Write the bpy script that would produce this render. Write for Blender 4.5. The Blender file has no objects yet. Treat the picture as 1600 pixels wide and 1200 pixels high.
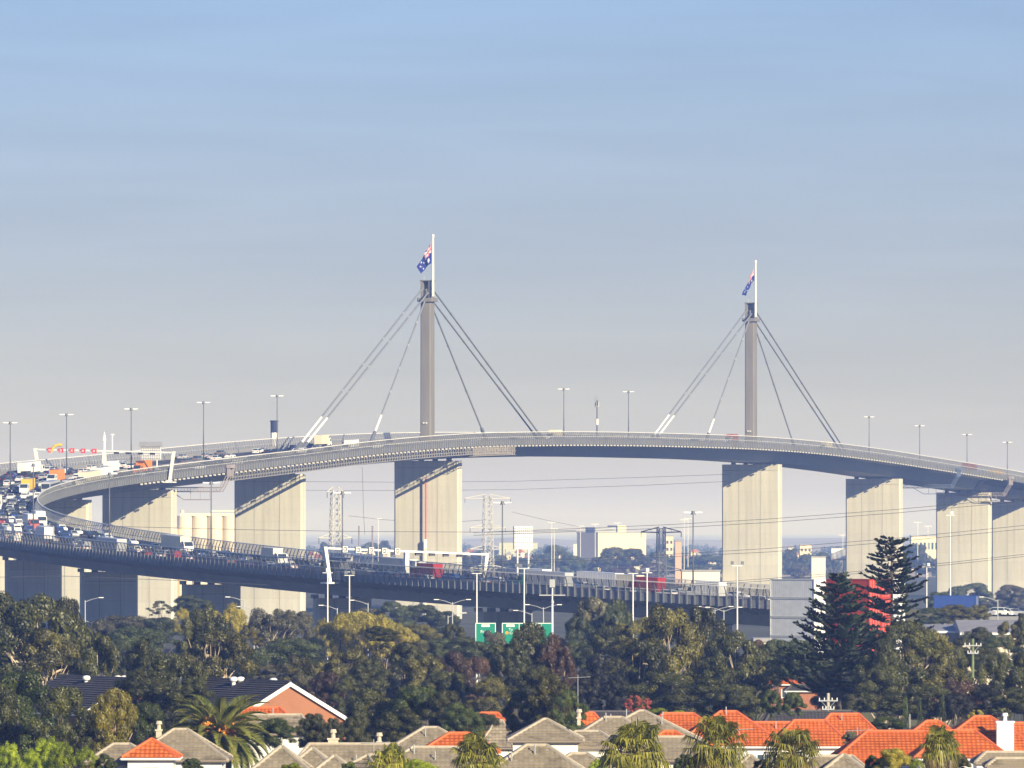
import bpy, math, random
import numpy as np
from mathutils import Vector, Matrix, noise

random.seed(7)
RAD = math.radians
sc = bpy.context.scene
C = sc.collection

# ------------------------------------------------------------------ camera, sky, sun, exposure
F, Y0, HC = 11340.0, 828.0, 28.0          # focal length in pixels of a 1600 wide frame, horizon row, eye height
cam = bpy.data.cameras.new('camera')
cam.sensor_width = 36.0
cam.lens = 36.0 * F / 1600.0
cam.shift_y = (Y0 - 600.0) / 1600.0
cam.clip_start = 5.0
cam.clip_end = 80000.0
camo = bpy.data.objects.new('camera', cam)
C.objects.link(camo)
camo.location = (0, 0, HC)
camo.rotation_euler = (RAD(90), 0, 0)
sc.camera = camo

SUN = Vector((0.503, -0.787, 0.335)).normalized()
SUN_EL = math.asin(SUN.z)
SUN_AZ = math.atan2(SUN.x, SUN.y)          # clockwise from +Y
world = bpy.data.worlds.new('World')
sc.world = world
world.use_nodes = True
wn = world.node_tree.nodes
wl = world.node_tree.links
bg = wn['Background']
sky = wn.new('ShaderNodeTexSky')
sky.sky_type = 'NISHITA'
sky.sun_disc = False
sky.sun_elevation = SUN_EL
sky.sun_rotation = SUN_AZ
sky.altitude = 0
sky.air_density = 1.43
sky.dust_density = 0.0
sky.ozone_density = 7.0
tint = wn.new('ShaderNodeMix')
tint.data_type = 'RGBA'; tint.blend_type = 'MULTIPLY'
tint.inputs[0].default_value = 1.0
stc = wn.new('ShaderNodeTexCoord'); ssp = wn.new('ShaderNodeSeparateXYZ'); wl.new(stc.outputs['Generated'], ssp.inputs[0])
smr = wn.new('ShaderNodeMapRange'); smr.interpolation_type = 'SMOOTHSTEP'; wl.new(ssp.outputs[2], smr.inputs[0])
smr.inputs[1].default_value = 0.0; smr.inputs[2].default_value = 0.042
balance = wn.new('ShaderNodeMix'); balance.data_type = 'RGBA'      # pale dust low down all round the horizon, clear blue above
wl.new(smr.outputs[0], balance.inputs[0])
balance.inputs[6].default_value = (0.83, 0.845, 1.04, 1); balance.inputs[7].default_value = (0.69, 0.69, 1.07, 1)
wl.new(balance.outputs[2], tint.inputs[7])
wl.new(sky.outputs[0], tint.inputs[6])
# faint high streaks of cloud over the whole dome
wtc = wn.new('ShaderNodeTexCoord'); wmp = wn.new('ShaderNodeMapping')
wmp.inputs['Scale'].default_value = (9.0, 9.0, 95.0); wmp.inputs['Rotation'].default_value = (0.0, RAD(1.5), 0.3)
wl.new(wtc.outputs['Generated'], wmp.inputs[0])
wnz = wn.new('ShaderNodeTexNoise'); wnz.inputs['Scale'].default_value = 1.6; wnz.inputs['Detail'].default_value = 7.0; wnz.inputs['Roughness'].default_value = 0.55; wnz.inputs['Distortion'].default_value = 0.6
wl.new(wmp.outputs[0], wnz.inputs[0])
wr = wn.new('ShaderNodeMapRange'); wl.new(wnz.outputs[0], wr.inputs[0]); wr.inputs[1].default_value = 0.3; wr.inputs[2].default_value = 0.75; wr.inputs[3].default_value = 0.96; wr.inputs[4].default_value = 1.07
wv = wn.new('ShaderNodeVectorMath'); wv.operation = 'SCALE'; wl.new(tint.outputs[2], wv.inputs[0]); wl.new(wr.outputs[0], wv.inputs['Scale'])
wl.new(wv.outputs[0], bg.inputs[0])
bg.inputs[1].default_value = 0.079

sl = bpy.data.lights.new('sun', 'SUN')
sl.energy = 5.0
sl.angle = RAD(0.5)
sl.color = (1.0, 0.89, 0.65)
so = bpy.data.objects.new('sun', sl)
C.objects.link(so)
so.rotation_euler = (-SUN).to_track_quat('-Z', 'Y').to_euler()
so.location = (200, -200, 300)

sc.view_settings.view_transform = 'Standard'
sc.view_settings.look = 'None'
sc.view_settings.exposure = 0.65
sc.view_settings.gamma = 1.0
sc.render.engine = 'CYCLES'
sc.cycles.max_bounces = 6
sc.cycles.diffuse_bounces = 3
sc.cycles.glossy_bounces = 2
sc.cycles.transmission_bounces = 3
sc.cycles.transparent_max_bounces = 24
sc.cycles.volume_bounces = 1
sc.cycles.use_denoising = True
HAZE_DENSITY = 0.00013
HAZE_COLOR = (0.27, 0.43, 1.0)

# ------------------------------------------------------------------ helpers
def at(x, y, d):
    return Vector(((x - 800.0) * d / F, d, HC + (Y0 - y) * d / F))

def px(v):
    return 800.0 + F * v[0] / v[1], Y0 - F * (v[2] - HC) / v[1]

class MB:
    """collects faces; build() links them as one mesh object"""
    def __init__(s):
        s.v = []; s.f = []; s.m = []; s.uv = {}
    def add(s, vs, fs, m=0):
        o = len(s.v)
        s.v += [tuple(p) for p in vs]
        for f in fs:
            s.f.append(tuple(i + o for i in f)); s.m.append(m)
        return s
    def quad(s, a, b, c, d, m=0, uv=None):
        if uv: s.uv[len(s.f)] = uv
        return s.add([a, b, c, d], [(0, 1, 2, 3)], m)
    def box(s, c, size, m=0, rz=0.0, taper=1.0):
        hx, hy, hz = size[0] / 2, size[1] / 2, size[2] / 2
        cs, sn = math.cos(rz), math.sin(rz)
        vs = []
        for sz in (-1, 1):
            k = taper if sz > 0 else 1.0
            for sx, sy in ((-1, -1), (1, -1), (1, 1), (-1, 1)):
                x, y = sx * hx * k, sy * hy * k
                vs.append((c[0] + x * cs - y * sn, c[1] + x * sn + y * cs, c[2] + sz * hz))
        return s.add(vs, [(3, 2, 1, 0), (4, 5, 6, 7), (0, 1, 5, 4), (1, 2, 6, 5), (2, 3, 7, 6), (3, 0, 4, 7)], m)
    def tube(s, p0, p1, r0, r1=None, n=6, m=0, caps=True):
        r1 = r0 if r1 is None else r1
        p0, p1 = Vector(p0), Vector(p1)
        a = (p1 - p0)
        if a.length < 1e-6: return s
        a.normalize()
        u = a.cross(Vector((0, 0, 1)) if abs(a.z) < 0.9 else Vector((1, 0, 0))).normalized()
        w = a.cross(u)
        vs = []
        for p, r in ((p0, r0), (p1, r1)):
            for i in range(n):
                t = 2 * math.pi * i / n
                vs.append(p + u * (r * math.cos(t)) + w * (r * math.sin(t)))
        fs = [(i, (i + 1) % n, n + (i + 1) % n, n + i) for i in range(n)]
        if caps:
            fs += [tuple(range(n - 1, -1, -1)), tuple(range(n, 2 * n))]
        return s.add(vs, fs, m)
    def chain(s, pts, rads, n=6, m=0):
        for a, b, r0, r1 in zip(pts[:-1], pts[1:], rads[:-1], rads[1:]):
            s.tube(a, b, r0, r1, n, m, caps=False)
        return s
    def loft(s, rings, m=0, closed=True, cap=True):
        n = len(rings[0]); o = len(s.v)
        for r in rings: s.v += [tuple(p) for p in r]
        for i in range(len(rings) - 1):
            for j in range(n if closed else n - 1):
                k = (j + 1) % n
                s.f.append((o + i * n + j, o + i * n + k, o + (i + 1) * n + k, o + (i + 1) * n + j)); s.m.append(m)
        if cap and closed:
            s.f.append(tuple(o + j for j in range(n - 1, -1, -1))); s.m.append(m)
            e = o + (len(rings) - 1) * n
            s.f.append(tuple(e + j for j in range(n))); s.m.append(m)
        return s
    def mesh(s, name, mats, smooth=False):
        me = bpy.data.meshes.new(name)
        me.from_pydata(s.v, [], s.f)
        if not isinstance(mats, (list, tuple)): mats = [mats]
        for mt in mats: me.materials.append(mt)
        if len(mats) > 1: me.polygons.foreach_set('material_index', s.m)
        if s.uv:
            ul = me.uv_layers.new(name='UVMap')
            for fi, uv in s.uv.items():
                for li, c in zip(me.polygons[fi].loop_indices, uv): ul.data[li].uv = c
        if smooth: me.polygons.foreach_set('use_smooth', [True] * len(me.polygons))
        me.update()
        return me
    def build(s, name, mats, parent=None, loc=None, smooth=False):
        o = bpy.data.objects.new(name, s.mesh(name, mats, smooth))
        C.objects.link(o)
        if parent is not None: o.parent = parent
        if loc is not None: o.location = loc
        return o

def link_mesh(name, me, parent=None, loc=None, rz=0.0, scale=None):
    o = bpy.data.objects.new(name, me)
    C.objects.link(o)
    if parent is not None: o.parent = parent
    if loc is not None: o.location = loc
    if rz: o.rotation_euler = (0, 0, rz)
    if scale is not None: o.scale = scale
    return o

def empty(name, loc=(0, 0, 0), rz=0.0):
    o = bpy.data.objects.new(name, None)
    C.objects.link(o)
    o.location = loc
    o.rotation_euler = (0, 0, rz)
    o.empty_display_size = 0.5
    return o

def tag(o, label, cat, group=None, kind=None):
    o['label'] = label
    o['category'] = cat
    if group: o['group'] = group
    if kind: o['kind'] = kind
    return o

def structure(o):
    o['kind'] = 'structure'; return o

def stuff(o):
    o['kind'] = 'stuff'; return o

ORD = ['first', 'second', 'third', 'fourth', 'fifth', 'sixth', 'seventh', 'eighth', 'ninth', 'tenth', 'eleventh', 'twelfth',
       'thirteenth', 'fourteenth', 'fifteenth', 'sixteenth', 'seventeenth', 'eighteenth', 'nineteenth', 'twentieth']
def ordinal(i):
    if i < 20: return ORD[i]
    n = i + 1
    return '%d%s' % (n, {1: 'st', 2: 'nd', 3: 'rd'}.get(n % 10 if n % 100 not in (11, 12, 13) else 0, 'th'))
PENDING = []      # (object, phrase, category, group, order along the picture)
def later(o, phrase, cat, group, x):
    PENDING.append((o, phrase, cat, group, x))
def flush_labels():
    by = {}
    for p in PENDING: by.setdefault(p[1], []).append(p)
    for phrase, lst in by.items():
        lst.sort(key=lambda p: p[4])
        for i, (o, _, cat, group, x) in enumerate(lst):
            lab = phrase if len(lst) == 1 else ordinal(i) + ' ' + phrase + ', from the left'
            tag(o, lab, cat, group)

# ------------------------------------------------------------------ materials
MATS = {}
def mat(name, col, rough=0.7, var=0.0, scale=1.0, bump=0.0, metal=0.0, spec=0.3, coord='Object', streak=False, emit=None, alpha=None):
    if name in MATS: return MATS[name]
    m = bpy.data.materials.new(name)
    m.use_nodes = True
    nt = m.node_tree; N = nt.nodes; L = nt.links
    b = N['Principled BSDF']
    b.inputs['Base Color'].default_value = (*col, 1)
    b.inputs['Roughness'].default_value = rough
    b.inputs['Metallic'].default_value = metal
    b.inputs['Specular IOR Level'].default_value = spec
    if var or bump:
        tc = N.new('ShaderNodeTexCoord')
        mp = N.new('ShaderNodeMapping')
        mp.inputs['Scale'].default_value = (scale, scale, scale * (0.12 if streak else 1.0))
        L.new(tc.outputs[coord], mp.inputs[0])
        nz = N.new('ShaderNodeTexNoise')
        nz.inputs['Scale'].default_value = 1.0
        nz.inputs['Detail'].default_value = 6.0
        nz.inputs['Roughness'].default_value = 0.65
        L.new(mp.outputs[0], nz.inputs[0])
        if var:
            r = N.new('ShaderNodeValToRGB')
            r.color_ramp.elements[0].position = 0.3
            r.color_ramp.elements[1].position = 0.7
            r.color_ramp.elements[0].color = (*[max(0, c * (1 - var)) for c in col], 1)
            r.color_ramp.elements[1].color = (*[min(1, c * (1 + var)) for c in col], 1)
            L.new(nz.outputs[0], r.inputs[0])
            L.new(r.outputs[0], b.inputs['Base Color'])
        if bump:
            bp = N.new('ShaderNodeBump')
            bp.inputs['Strength'].default_value = bump
            bp.inputs['Distance'].default_value = 0.05
            L.new(nz.outputs[0], bp.inputs['Height'])
            L.new(bp.outputs[0], b.inputs['Normal'])
    if emit:
        b.inputs['Emission Color'].default_value = (*emit[0], 1)
        b.inputs['Emission Strength'].default_value = emit[1]
    if alpha is not None:
        b.inputs['Alpha'].default_value = alpha
    MATS[name] = m
    return m

def leaf_mat(name, col, col2, trans=0.25):
    if name in MATS: return MATS[name]
    m = bpy.data.materials.new(name)
    m.use_nodes = True
    nt = m.node_tree; N = nt.nodes; L = nt.links
    N.remove(N['Principled BSDF'])
    out = N['Material Output']
    g = N.new('ShaderNodeNewGeometry')
    oi = N.new('ShaderNodeObjectInfo')
    tc = N.new('ShaderNodeTexCoord')
    nz = N.new('ShaderNodeTexNoise')
    nz.inputs['Scale'].default_value = 0.45
    nz.inputs['Detail'].default_value = 3.0
    L.new(tc.outputs['Object'], nz.inputs[0])
    a1 = N.new('ShaderNodeMath'); a1.operation = 'MULTIPLY_ADD'
    L.new(g.outputs['Random Per Island'], a1.inputs[0]); a1.inputs[1].default_value = 0.34; a1.inputs[2].default_value = -0.17
    a2 = N.new('ShaderNodeMath'); a2.operation = 'ADD'
    L.new(a1.outputs[0], a2.inputs[0]); L.new(nz.outputs[0], a2.inputs[1])
    r = N.new('ShaderNodeValToRGB')
    r.color_ramp.elements[0].position = 0.30; r.color_ramp.elements[0].color = (*col, 1)
    r.color_ramp.elements[1].position = 0.70; r.color_ramp.elements[1].color = (*col2, 1)
    L.new(a2.outputs[0], r.inputs[0])
    hs = N.new('ShaderNodeHueSaturation')
    mr = N.new('ShaderNodeMapRange')
    mr.inputs[3].default_value = 0.65; mr.inputs[4].default_value = 1.45
    L.new(oi.outputs['Random'], mr.inputs[0])
    L.new(mr.outputs[0], hs.inputs['Value'])
    L.new(r.outputs[0], hs.inputs['Color'])
    d = N.new('ShaderNodeBsdfDiffuse'); t = N.new('ShaderNodeBsdfTranslucent'); mx = N.new('ShaderNodeMixShader')
    L.new(hs.outputs[0], d.inputs[0]); L.new(hs.outputs[0], t.inputs[0])
    mx.inputs[0].default_value = trans
    L.new(d.outputs[0], mx.inputs[1]); L.new(t.outputs[0], mx.inputs[2])
    gl = N.new('ShaderNodeBsdfGlossy'); gl.inputs['Roughness'].default_value = 0.45
    gl.inputs['Color'].default_value = (1, 1, 1, 1)
    mx2 = N.new('ShaderNodeMixShader'); mx2.inputs[0].default_value = 0.03
    L.new(mx.outputs[0], mx2.inputs[1]); L.new(gl.outputs[0], mx2.inputs[2])
    L.new(mx2.outputs[0], out.inputs[0])
    MATS[name] = m
    return m

def roof_mat(name, c1, c2, dirt, roll=.8):
    """glazed or concrete tiles: rolls across u, courses along v, colour scatter, soot"""
    if name in MATS: return MATS[name]
    m = bpy.data.materials.new(name)
    m.use_nodes = True
    nt = m.node_tree; N = nt.nodes; L = nt.links
    b = N['Principled BSDF']; b.inputs['Roughness'].default_value = 0.75; b.inputs['Specular IOR Level'].default_value = 0.2
    uv = N.new('ShaderNodeUVMap')
    sp = N.new('ShaderNodeSeparateXYZ'); L.new(uv.outputs[0], sp.inputs[0])
    k = N.new('ShaderNodeMath'); k.operation = 'MULTIPLY'; L.new(sp.outputs[0], k.inputs[0]); k.inputs[1].default_value = 2 * math.pi / 0.34
    sn = N.new('ShaderNodeMath'); sn.operation = 'SINE'; L.new(k.outputs[0], sn.inputs[0])
    ro = N.new('ShaderNodeMapRange'); L.new(sn.outputs[0], ro.inputs[0]); ro.inputs[1].default_value = -1; ro.inputs[2].default_value = 1
    # a cell id for each tile
    fx = N.new('ShaderNodeVectorMath'); fx.operation = 'DIVIDE'; L.new(uv.outputs[0], fx.inputs[0]); fx.inputs[1].default_value = (0.34, 0.36, 1)
    fl = N.new('ShaderNodeVectorMath'); fl.operation = 'FLOOR'; L.new(fx.outputs[0], fl.inputs[0])
    wn_ = N.new('ShaderNodeTexWhiteNoise'); wn_.noise_dimensions = '2D'; L.new(fl.outputs[0], wn_.inputs[0])
    tc = N.new('ShaderNodeTexCoord'); nz = N.new('ShaderNodeTexNoise'); L.new(tc.outputs['Object'], nz.inputs[0])
    nz.inputs['Scale'].default_value = 0.9; nz.inputs['Detail'].default_value = 5
    m1 = N.new('ShaderNodeMix'); m1.data_type = 'RGBA'; L.new(wn_.outputs[0], m1.inputs[0])
    m1.inputs[6].default_value = (*c1, 1); m1.inputs[7].default_value = (*c2, 1)
    r = N.new('ShaderNodeMapRange'); L.new(nz.outputs[0], r.inputs[0]); r.inputs[1].default_value = 0.52; r.inputs[2].default_value = 0.75; r.inputs[4].default_value = dirt
    m2 = N.new('ShaderNodeMix'); m2.data_type = 'RGBA'; L.new(r.outputs[0], m2.inputs[0]); L.new(m1.outputs[2], m2.inputs[6])
    m2.inputs[7].default_value = (*[c * 0.45 for c in c1], 1)
    L.new(m2.outputs[2], b.inputs['Base Color'])
    bp = N.new('ShaderNodeBump'); bp.inputs['Distance'].default_value = 0.05; bp.inputs['Strength'].default_value = roll
    L.new(ro.outputs[0], bp.inputs['Height']); L.new(bp.outputs[0], b.inputs['Normal'])
    MATS[name] = m
    return m

M = dict(
    concrete=mat('pier_concrete', (0.56, 0.54, 0.47), 0.9, 0.14, 0.16, 0.25, streak=True),
    pylonc=mat('pylon_concrete', (0.195, 0.182, 0.165), 0.9, 0.16, 0.3, 0.2, streak=True),
    deckc=mat('deck_concrete', (0.22, 0.22, 0.225), 0.9, 0.15, 0.2, 0.2),
    steel=mat('painted_girder_steel', (0.20, 0.235, 0.31), 0.55, 0.10, 0.3),
    asphalt=mat('asphalt', (0.055, 0.056, 0.06), 0.9, 0.2, 0.4),
    line=mat('road_paint', (0.75, 0.75, 0.72), 0.7),
    post=mat('fence_post_steel', (0.165, 0.175, 0.19), 0.5, 0.1, 1.0, metal=0.2),
    rail=mat('top_rail_galvanised', (0.74, 0.73, 0.70), 0.5, 0.1, 0.5),
    white=mat('white_paint', (0.78, 0.77, 0.74), 0.5, 0.06, 0.5),
    whitewall=mat('white_render', (0.76, 0.74, 0.69), 0.85, 0.06, 0.6, 0.1),
    galv=mat('galvanised_pole', (0.42, 0.43, 0.44), 0.45, 0.1, 0.6, metal=0.3),
    lamp=mat('lamp_housing', (0.80, 0.80, 0.78), 0.35),
    darkpole=mat('dark_lamp_pole', (0.13, 0.14, 0.16), 0.5, metal=0.2),
    cable=mat('stay_cable_sheath', (0.20, 0.21, 0.23), 0.5, 0.1, 0.5),
    black=mat('black_rubber', (0.02, 0.02, 0.022), 0.8),
    glass=mat('vehicle_glass', (0.03, 0.045, 0.06), 0.08, spec=0.6),
    redlamp=mat('red_lens', (0.5, 0.02, 0.02), 0.3),
    headlamp=mat('head_lens', (0.8, 0.8, 0.78), 0.2),
    ground=mat('ground_grass_and_dirt', (0.085, 0.085, 0.045), 1.0, 0.45, 0.02, 0.3),
    scaff=mat('scaffold_tube', (0.30, 0.29, 0.28), 0.6),
)
def panel_material(name, a0, a1):
    m = bpy.data.materials.new(name)
    m.use_nodes = True
    nt = m.node_tree; N = nt.nodes; L = nt.links
    b = N['Principled BSDF']
    b.inputs['Base Color'].default_value = (0.20, 0.20, 0.205, 1)
    b.inputs['Roughness'].default_value = 0.5
    tc = N.new('ShaderNodeTexCoord'); nz = N.new('ShaderNodeTexNoise')
    nz.inputs['Scale'].default_value = 0.35
    L.new(tc.outputs['Object'], nz.inputs[0])
    mr = N.new('ShaderNodeMapRange'); L.new(nz.outputs[0], mr.inputs[0])
    mr.inputs[1].default_value = 0.35; mr.inputs[2].default_value = 0.65
    mr.inputs[3].default_value = a0; mr.inputs[4].default_value = a1
    L.new(mr.outputs[0], b.inputs['Alpha'])
    return m
def concrete_material():
    m = MATS['pier_concrete']; nt = m.node_tree; N = nt.nodes; L = nt.links
    b = N['Principled BSDF']
    src = b.inputs['Base Color'].links[0].from_socket
    tc = N.new('ShaderNodeTexCoord'); sp = N.new('ShaderNodeSeparateXYZ'); L.new(tc.outputs['Object'], sp.inputs[0])
    md = N.new('ShaderNodeMath'); md.operation = 'PINGPONG'; L.new(sp.outputs[2], md.inputs[0]); md.inputs[1].default_value = 1.9
    ls = N.new('ShaderNodeMath'); ls.operation = 'LESS_THAN'; L.new(md.outputs[0], ls.inputs[0]); ls.inputs[1].default_value = 0.07
    mp = N.new('ShaderNodeMapping'); mp.inputs['Scale'].default_value = (0.9, 0.9, 0.035); L.new(tc.outputs['Object'], mp.inputs[0])
    nz = N.new('ShaderNodeTexNoise'); nz.inputs['Scale'].default_value = 1.0; nz.inputs['Detail'].default_value = 8.0; L.new(mp.outputs[0], nz.inputs[0])
    mr = N.new('ShaderNodeMapRange'); L.new(nz.outputs[0], mr.inputs[0]); mr.inputs[1].default_value = 0.48; mr.inputs[2].default_value = 0.78; mr.inputs[4].default_value = 0.24
    lift = N.new('ShaderNodeMath'); lift.operation = 'FLOOR'; dv = N.new('ShaderNodeMath'); dv.operation = 'DIVIDE'; L.new(sp.outputs[2], dv.inputs[0]); dv.inputs[1].default_value = 3.8; L.new(dv.outputs[0], lift.inputs[0])
    wn2 = N.new('ShaderNodeTexWhiteNoise'); wn2.noise_dimensions = '1D'; L.new(lift.outputs[0], wn2.inputs['W'])
    a = N.new('ShaderNodeMath'); a.operation = 'MULTIPLY_ADD'; L.new(wn2.outputs[0], a.inputs[0]); a.inputs[1].default_value = 0.10
    k = N.new('ShaderNodeMath'); k.operation = 'MULTIPLY_ADD'; L.new(ls.outputs[0], k.inputs[0]); k.inputs[1].default_value = 0.16; L.new(mr.outputs[0], k.inputs[2])
    L.new(k.outputs[0], a.inputs[2])
    mx = N.new('ShaderNodeMix'); mx.data_type = 'RGBA'; L.new(a.outputs[0], mx.inputs[0]); L.new(src, mx.inputs[6]); mx.inputs[7].default_value = (0.20, 0.175, 0.14, 1)
    L.new(mx.outputs[2], b.inputs['Base Color'])
concrete_material()
M['screen'] = panel_material('fence_screen_dense', 0.50, 0.68)
M['screen_clear'] = panel_material('fence_screen_clear', 0.34, 0.50)

# ------------------------------------------------------------------ the setting
def build_ground():
    ys = [-200, 0, 150, 300, 450, 600, 800, 1000, 1300, 1700, 2200, 3000, 4500, 7000, 12000, 22000, 45000]
    xs = [-9000, -3000, -1200, -500, -200, 0, 200, 500, 1200, 3000, 9000]
    b = MB()
    for y in ys:
        for x in xs: b.v.append((x, y, 0.0))
    n = len(xs)
    for i in range(len(ys) - 1):
        for j in range(n - 1):
            b.f.append((i * n + j, i * n + j + 1, (i + 1) * n + j + 1, (i + 1) * n + j)); b.m.append(0)
    structure(b.build('ground', M['ground']))
build_ground()

def build_hills():
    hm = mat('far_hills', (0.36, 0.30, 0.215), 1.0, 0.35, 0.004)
    b = MB()
    n = 90
    prof = []
    for i in range(n + 1):
        x = -2600 + 5200 * i / n
        h = 10 + 16 * noise.noise(Vector((x * 0.0011, 3.1, 0))) + 9 * noise.noise(Vector((x * 0.006, 1.7, 0)))
        prof.append((x, max(4, h)))
    rings = []
    for x, h in prof:
        rings.append([(x, 13500, -0.5), (x, 13900, h * 0.6), (x, 14400, h), (x, 15400, h * 0.5), (x, 16200, -0.5)])
    b.loft(rings, closed=False)
    structure(b.build('hills', hm, smooth=True))
build_hills()
def build_plain():
    pm = mat('far_plain_painted_haze', (0.42, 0.35, 0.25), 1.0, 0.35, 0.0035)  # sheet added over the far ground; haze fade put into its pale colour
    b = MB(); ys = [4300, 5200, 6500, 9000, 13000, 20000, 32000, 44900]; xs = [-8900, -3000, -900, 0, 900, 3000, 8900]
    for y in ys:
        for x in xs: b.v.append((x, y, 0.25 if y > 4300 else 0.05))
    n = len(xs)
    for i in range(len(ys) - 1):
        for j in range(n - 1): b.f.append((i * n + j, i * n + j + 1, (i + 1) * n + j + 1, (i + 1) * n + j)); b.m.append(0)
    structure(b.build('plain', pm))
build_plain()

# ------------------------------------------------------------------ the bridge's line in plan and profile
KS = np.arange(-1000, 951, 75.0)
KH = np.array([-1.134, -0.9518, -0.7685, -0.597, -0.4805, -0.4142, -0.337, -0.1698, 0.07568, 0.2566, 0.3351, 0.3381, 0.3367, 0.3377, 0.3404, 0.3407, 0.3406, 0.3407, 0.342, 0.3427, 0.3426, 0.3417, 0.34, 0.3398, 0.3399, 0.3399, 0.3399])
KZ = np.array([8.412, 11.37, 14.49, 17.22, 20.19, 23.1, 26.49, 30.93, 36.14, 41.12, 44.78, 48.53, 52.14, 54.79, 56.3, 57.12, 57.45, 57.46, 56.58, 54.7, 52.07, 49.32, 46.32, 43.35, 40.38, 37.41, 34.45])
KB = np.array([0.01461, 0.01966, 0.02802, 0.03557, 0.03025, 0.01881, 0.01087, 0.02214, 0.02719, 0.04991, 0.03524, 0.02734, 0.01052, 0, 0, 0, 0, 0, 0, 0, 0, 0, 0, 0, 0, 0, 0])
def cr(s, v):
    i = np.clip(((s - KS[0]) / 75.0).astype(int), 1, len(KS) - 3); t = (s - KS[i]) / 75.0
    return ((2 * v[i]) + (-v[i-1] + v[i+1]) * t + (2*v[i-1] - 5*v[i] + 4*v[i+1] - v[i+2]) * t**2 + (-v[i-1] + 3*v[i] - 3*v[i+1] + v[i+2]) * t**3) / 2
S_ = np.arange(-924, 800, 2.0)
TH_ = cr(S_, KH); Z_ = cr(S_, KZ); B_ = cr(S_, KB)
X_ = np.concatenate([[0], np.cumsum((np.sin(TH_)[1:] + np.sin(TH_)[:-1]))])
Y_ = np.concatenate([[0], np.cumsum((np.cos(TH_)[1:] + np.cos(TH_)[:-1]))])
i0 = int(np.argmin(abs(S_)))
X_ += -23.569 - X_[i0]; Y_ += 2298.265 - Y_[i0]
def st(s):
    return (float(np.interp(s, S_, X_)), float(np.interp(s, S_, Y_)), float(np.interp(s, S_, Z_)), float(np.interp(s, S_, TH_)), float(np.interp(s, S_, B_)))
def P(s, u, z):
    """point u metres right of the centreline and z above the road"""
    x, y, h, th, b = st(s)
    return Vector((x + math.cos(th) * u, y - math.sin(th) * u, h - b * u + z))
CX_ = 800 + F * X_ / Y_
def s_near(x):            # station on the near viaduct whose centreline is at picture column x
    m = S_ < -430
    return float(np.interp(x, CX_[m][::-1], S_[m][::-1]))
def s_far(x):
    m = S_ > -400
    return float(np.interp(x, CX_[m], S_[m]))
SA, SB = -905.0, 760.0
S1, S2 = -256.0, 592.0      # steel spans between these
HW = 18.6

def sweep(s0, s1, prof, step=6.0, closed=True):
    n = max(2, int((s1 - s0) / step) + 1)
    return [[P(s0 + (s1 - s0) * i / (n - 1), u, z) for u, z in prof] for i in range(n)]

bridge = empty('bridge', (0, 0, 0))
tag(bridge, 'long curving road bridge on tall piers with two cable-stayed pylons', 'bridge')

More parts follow.
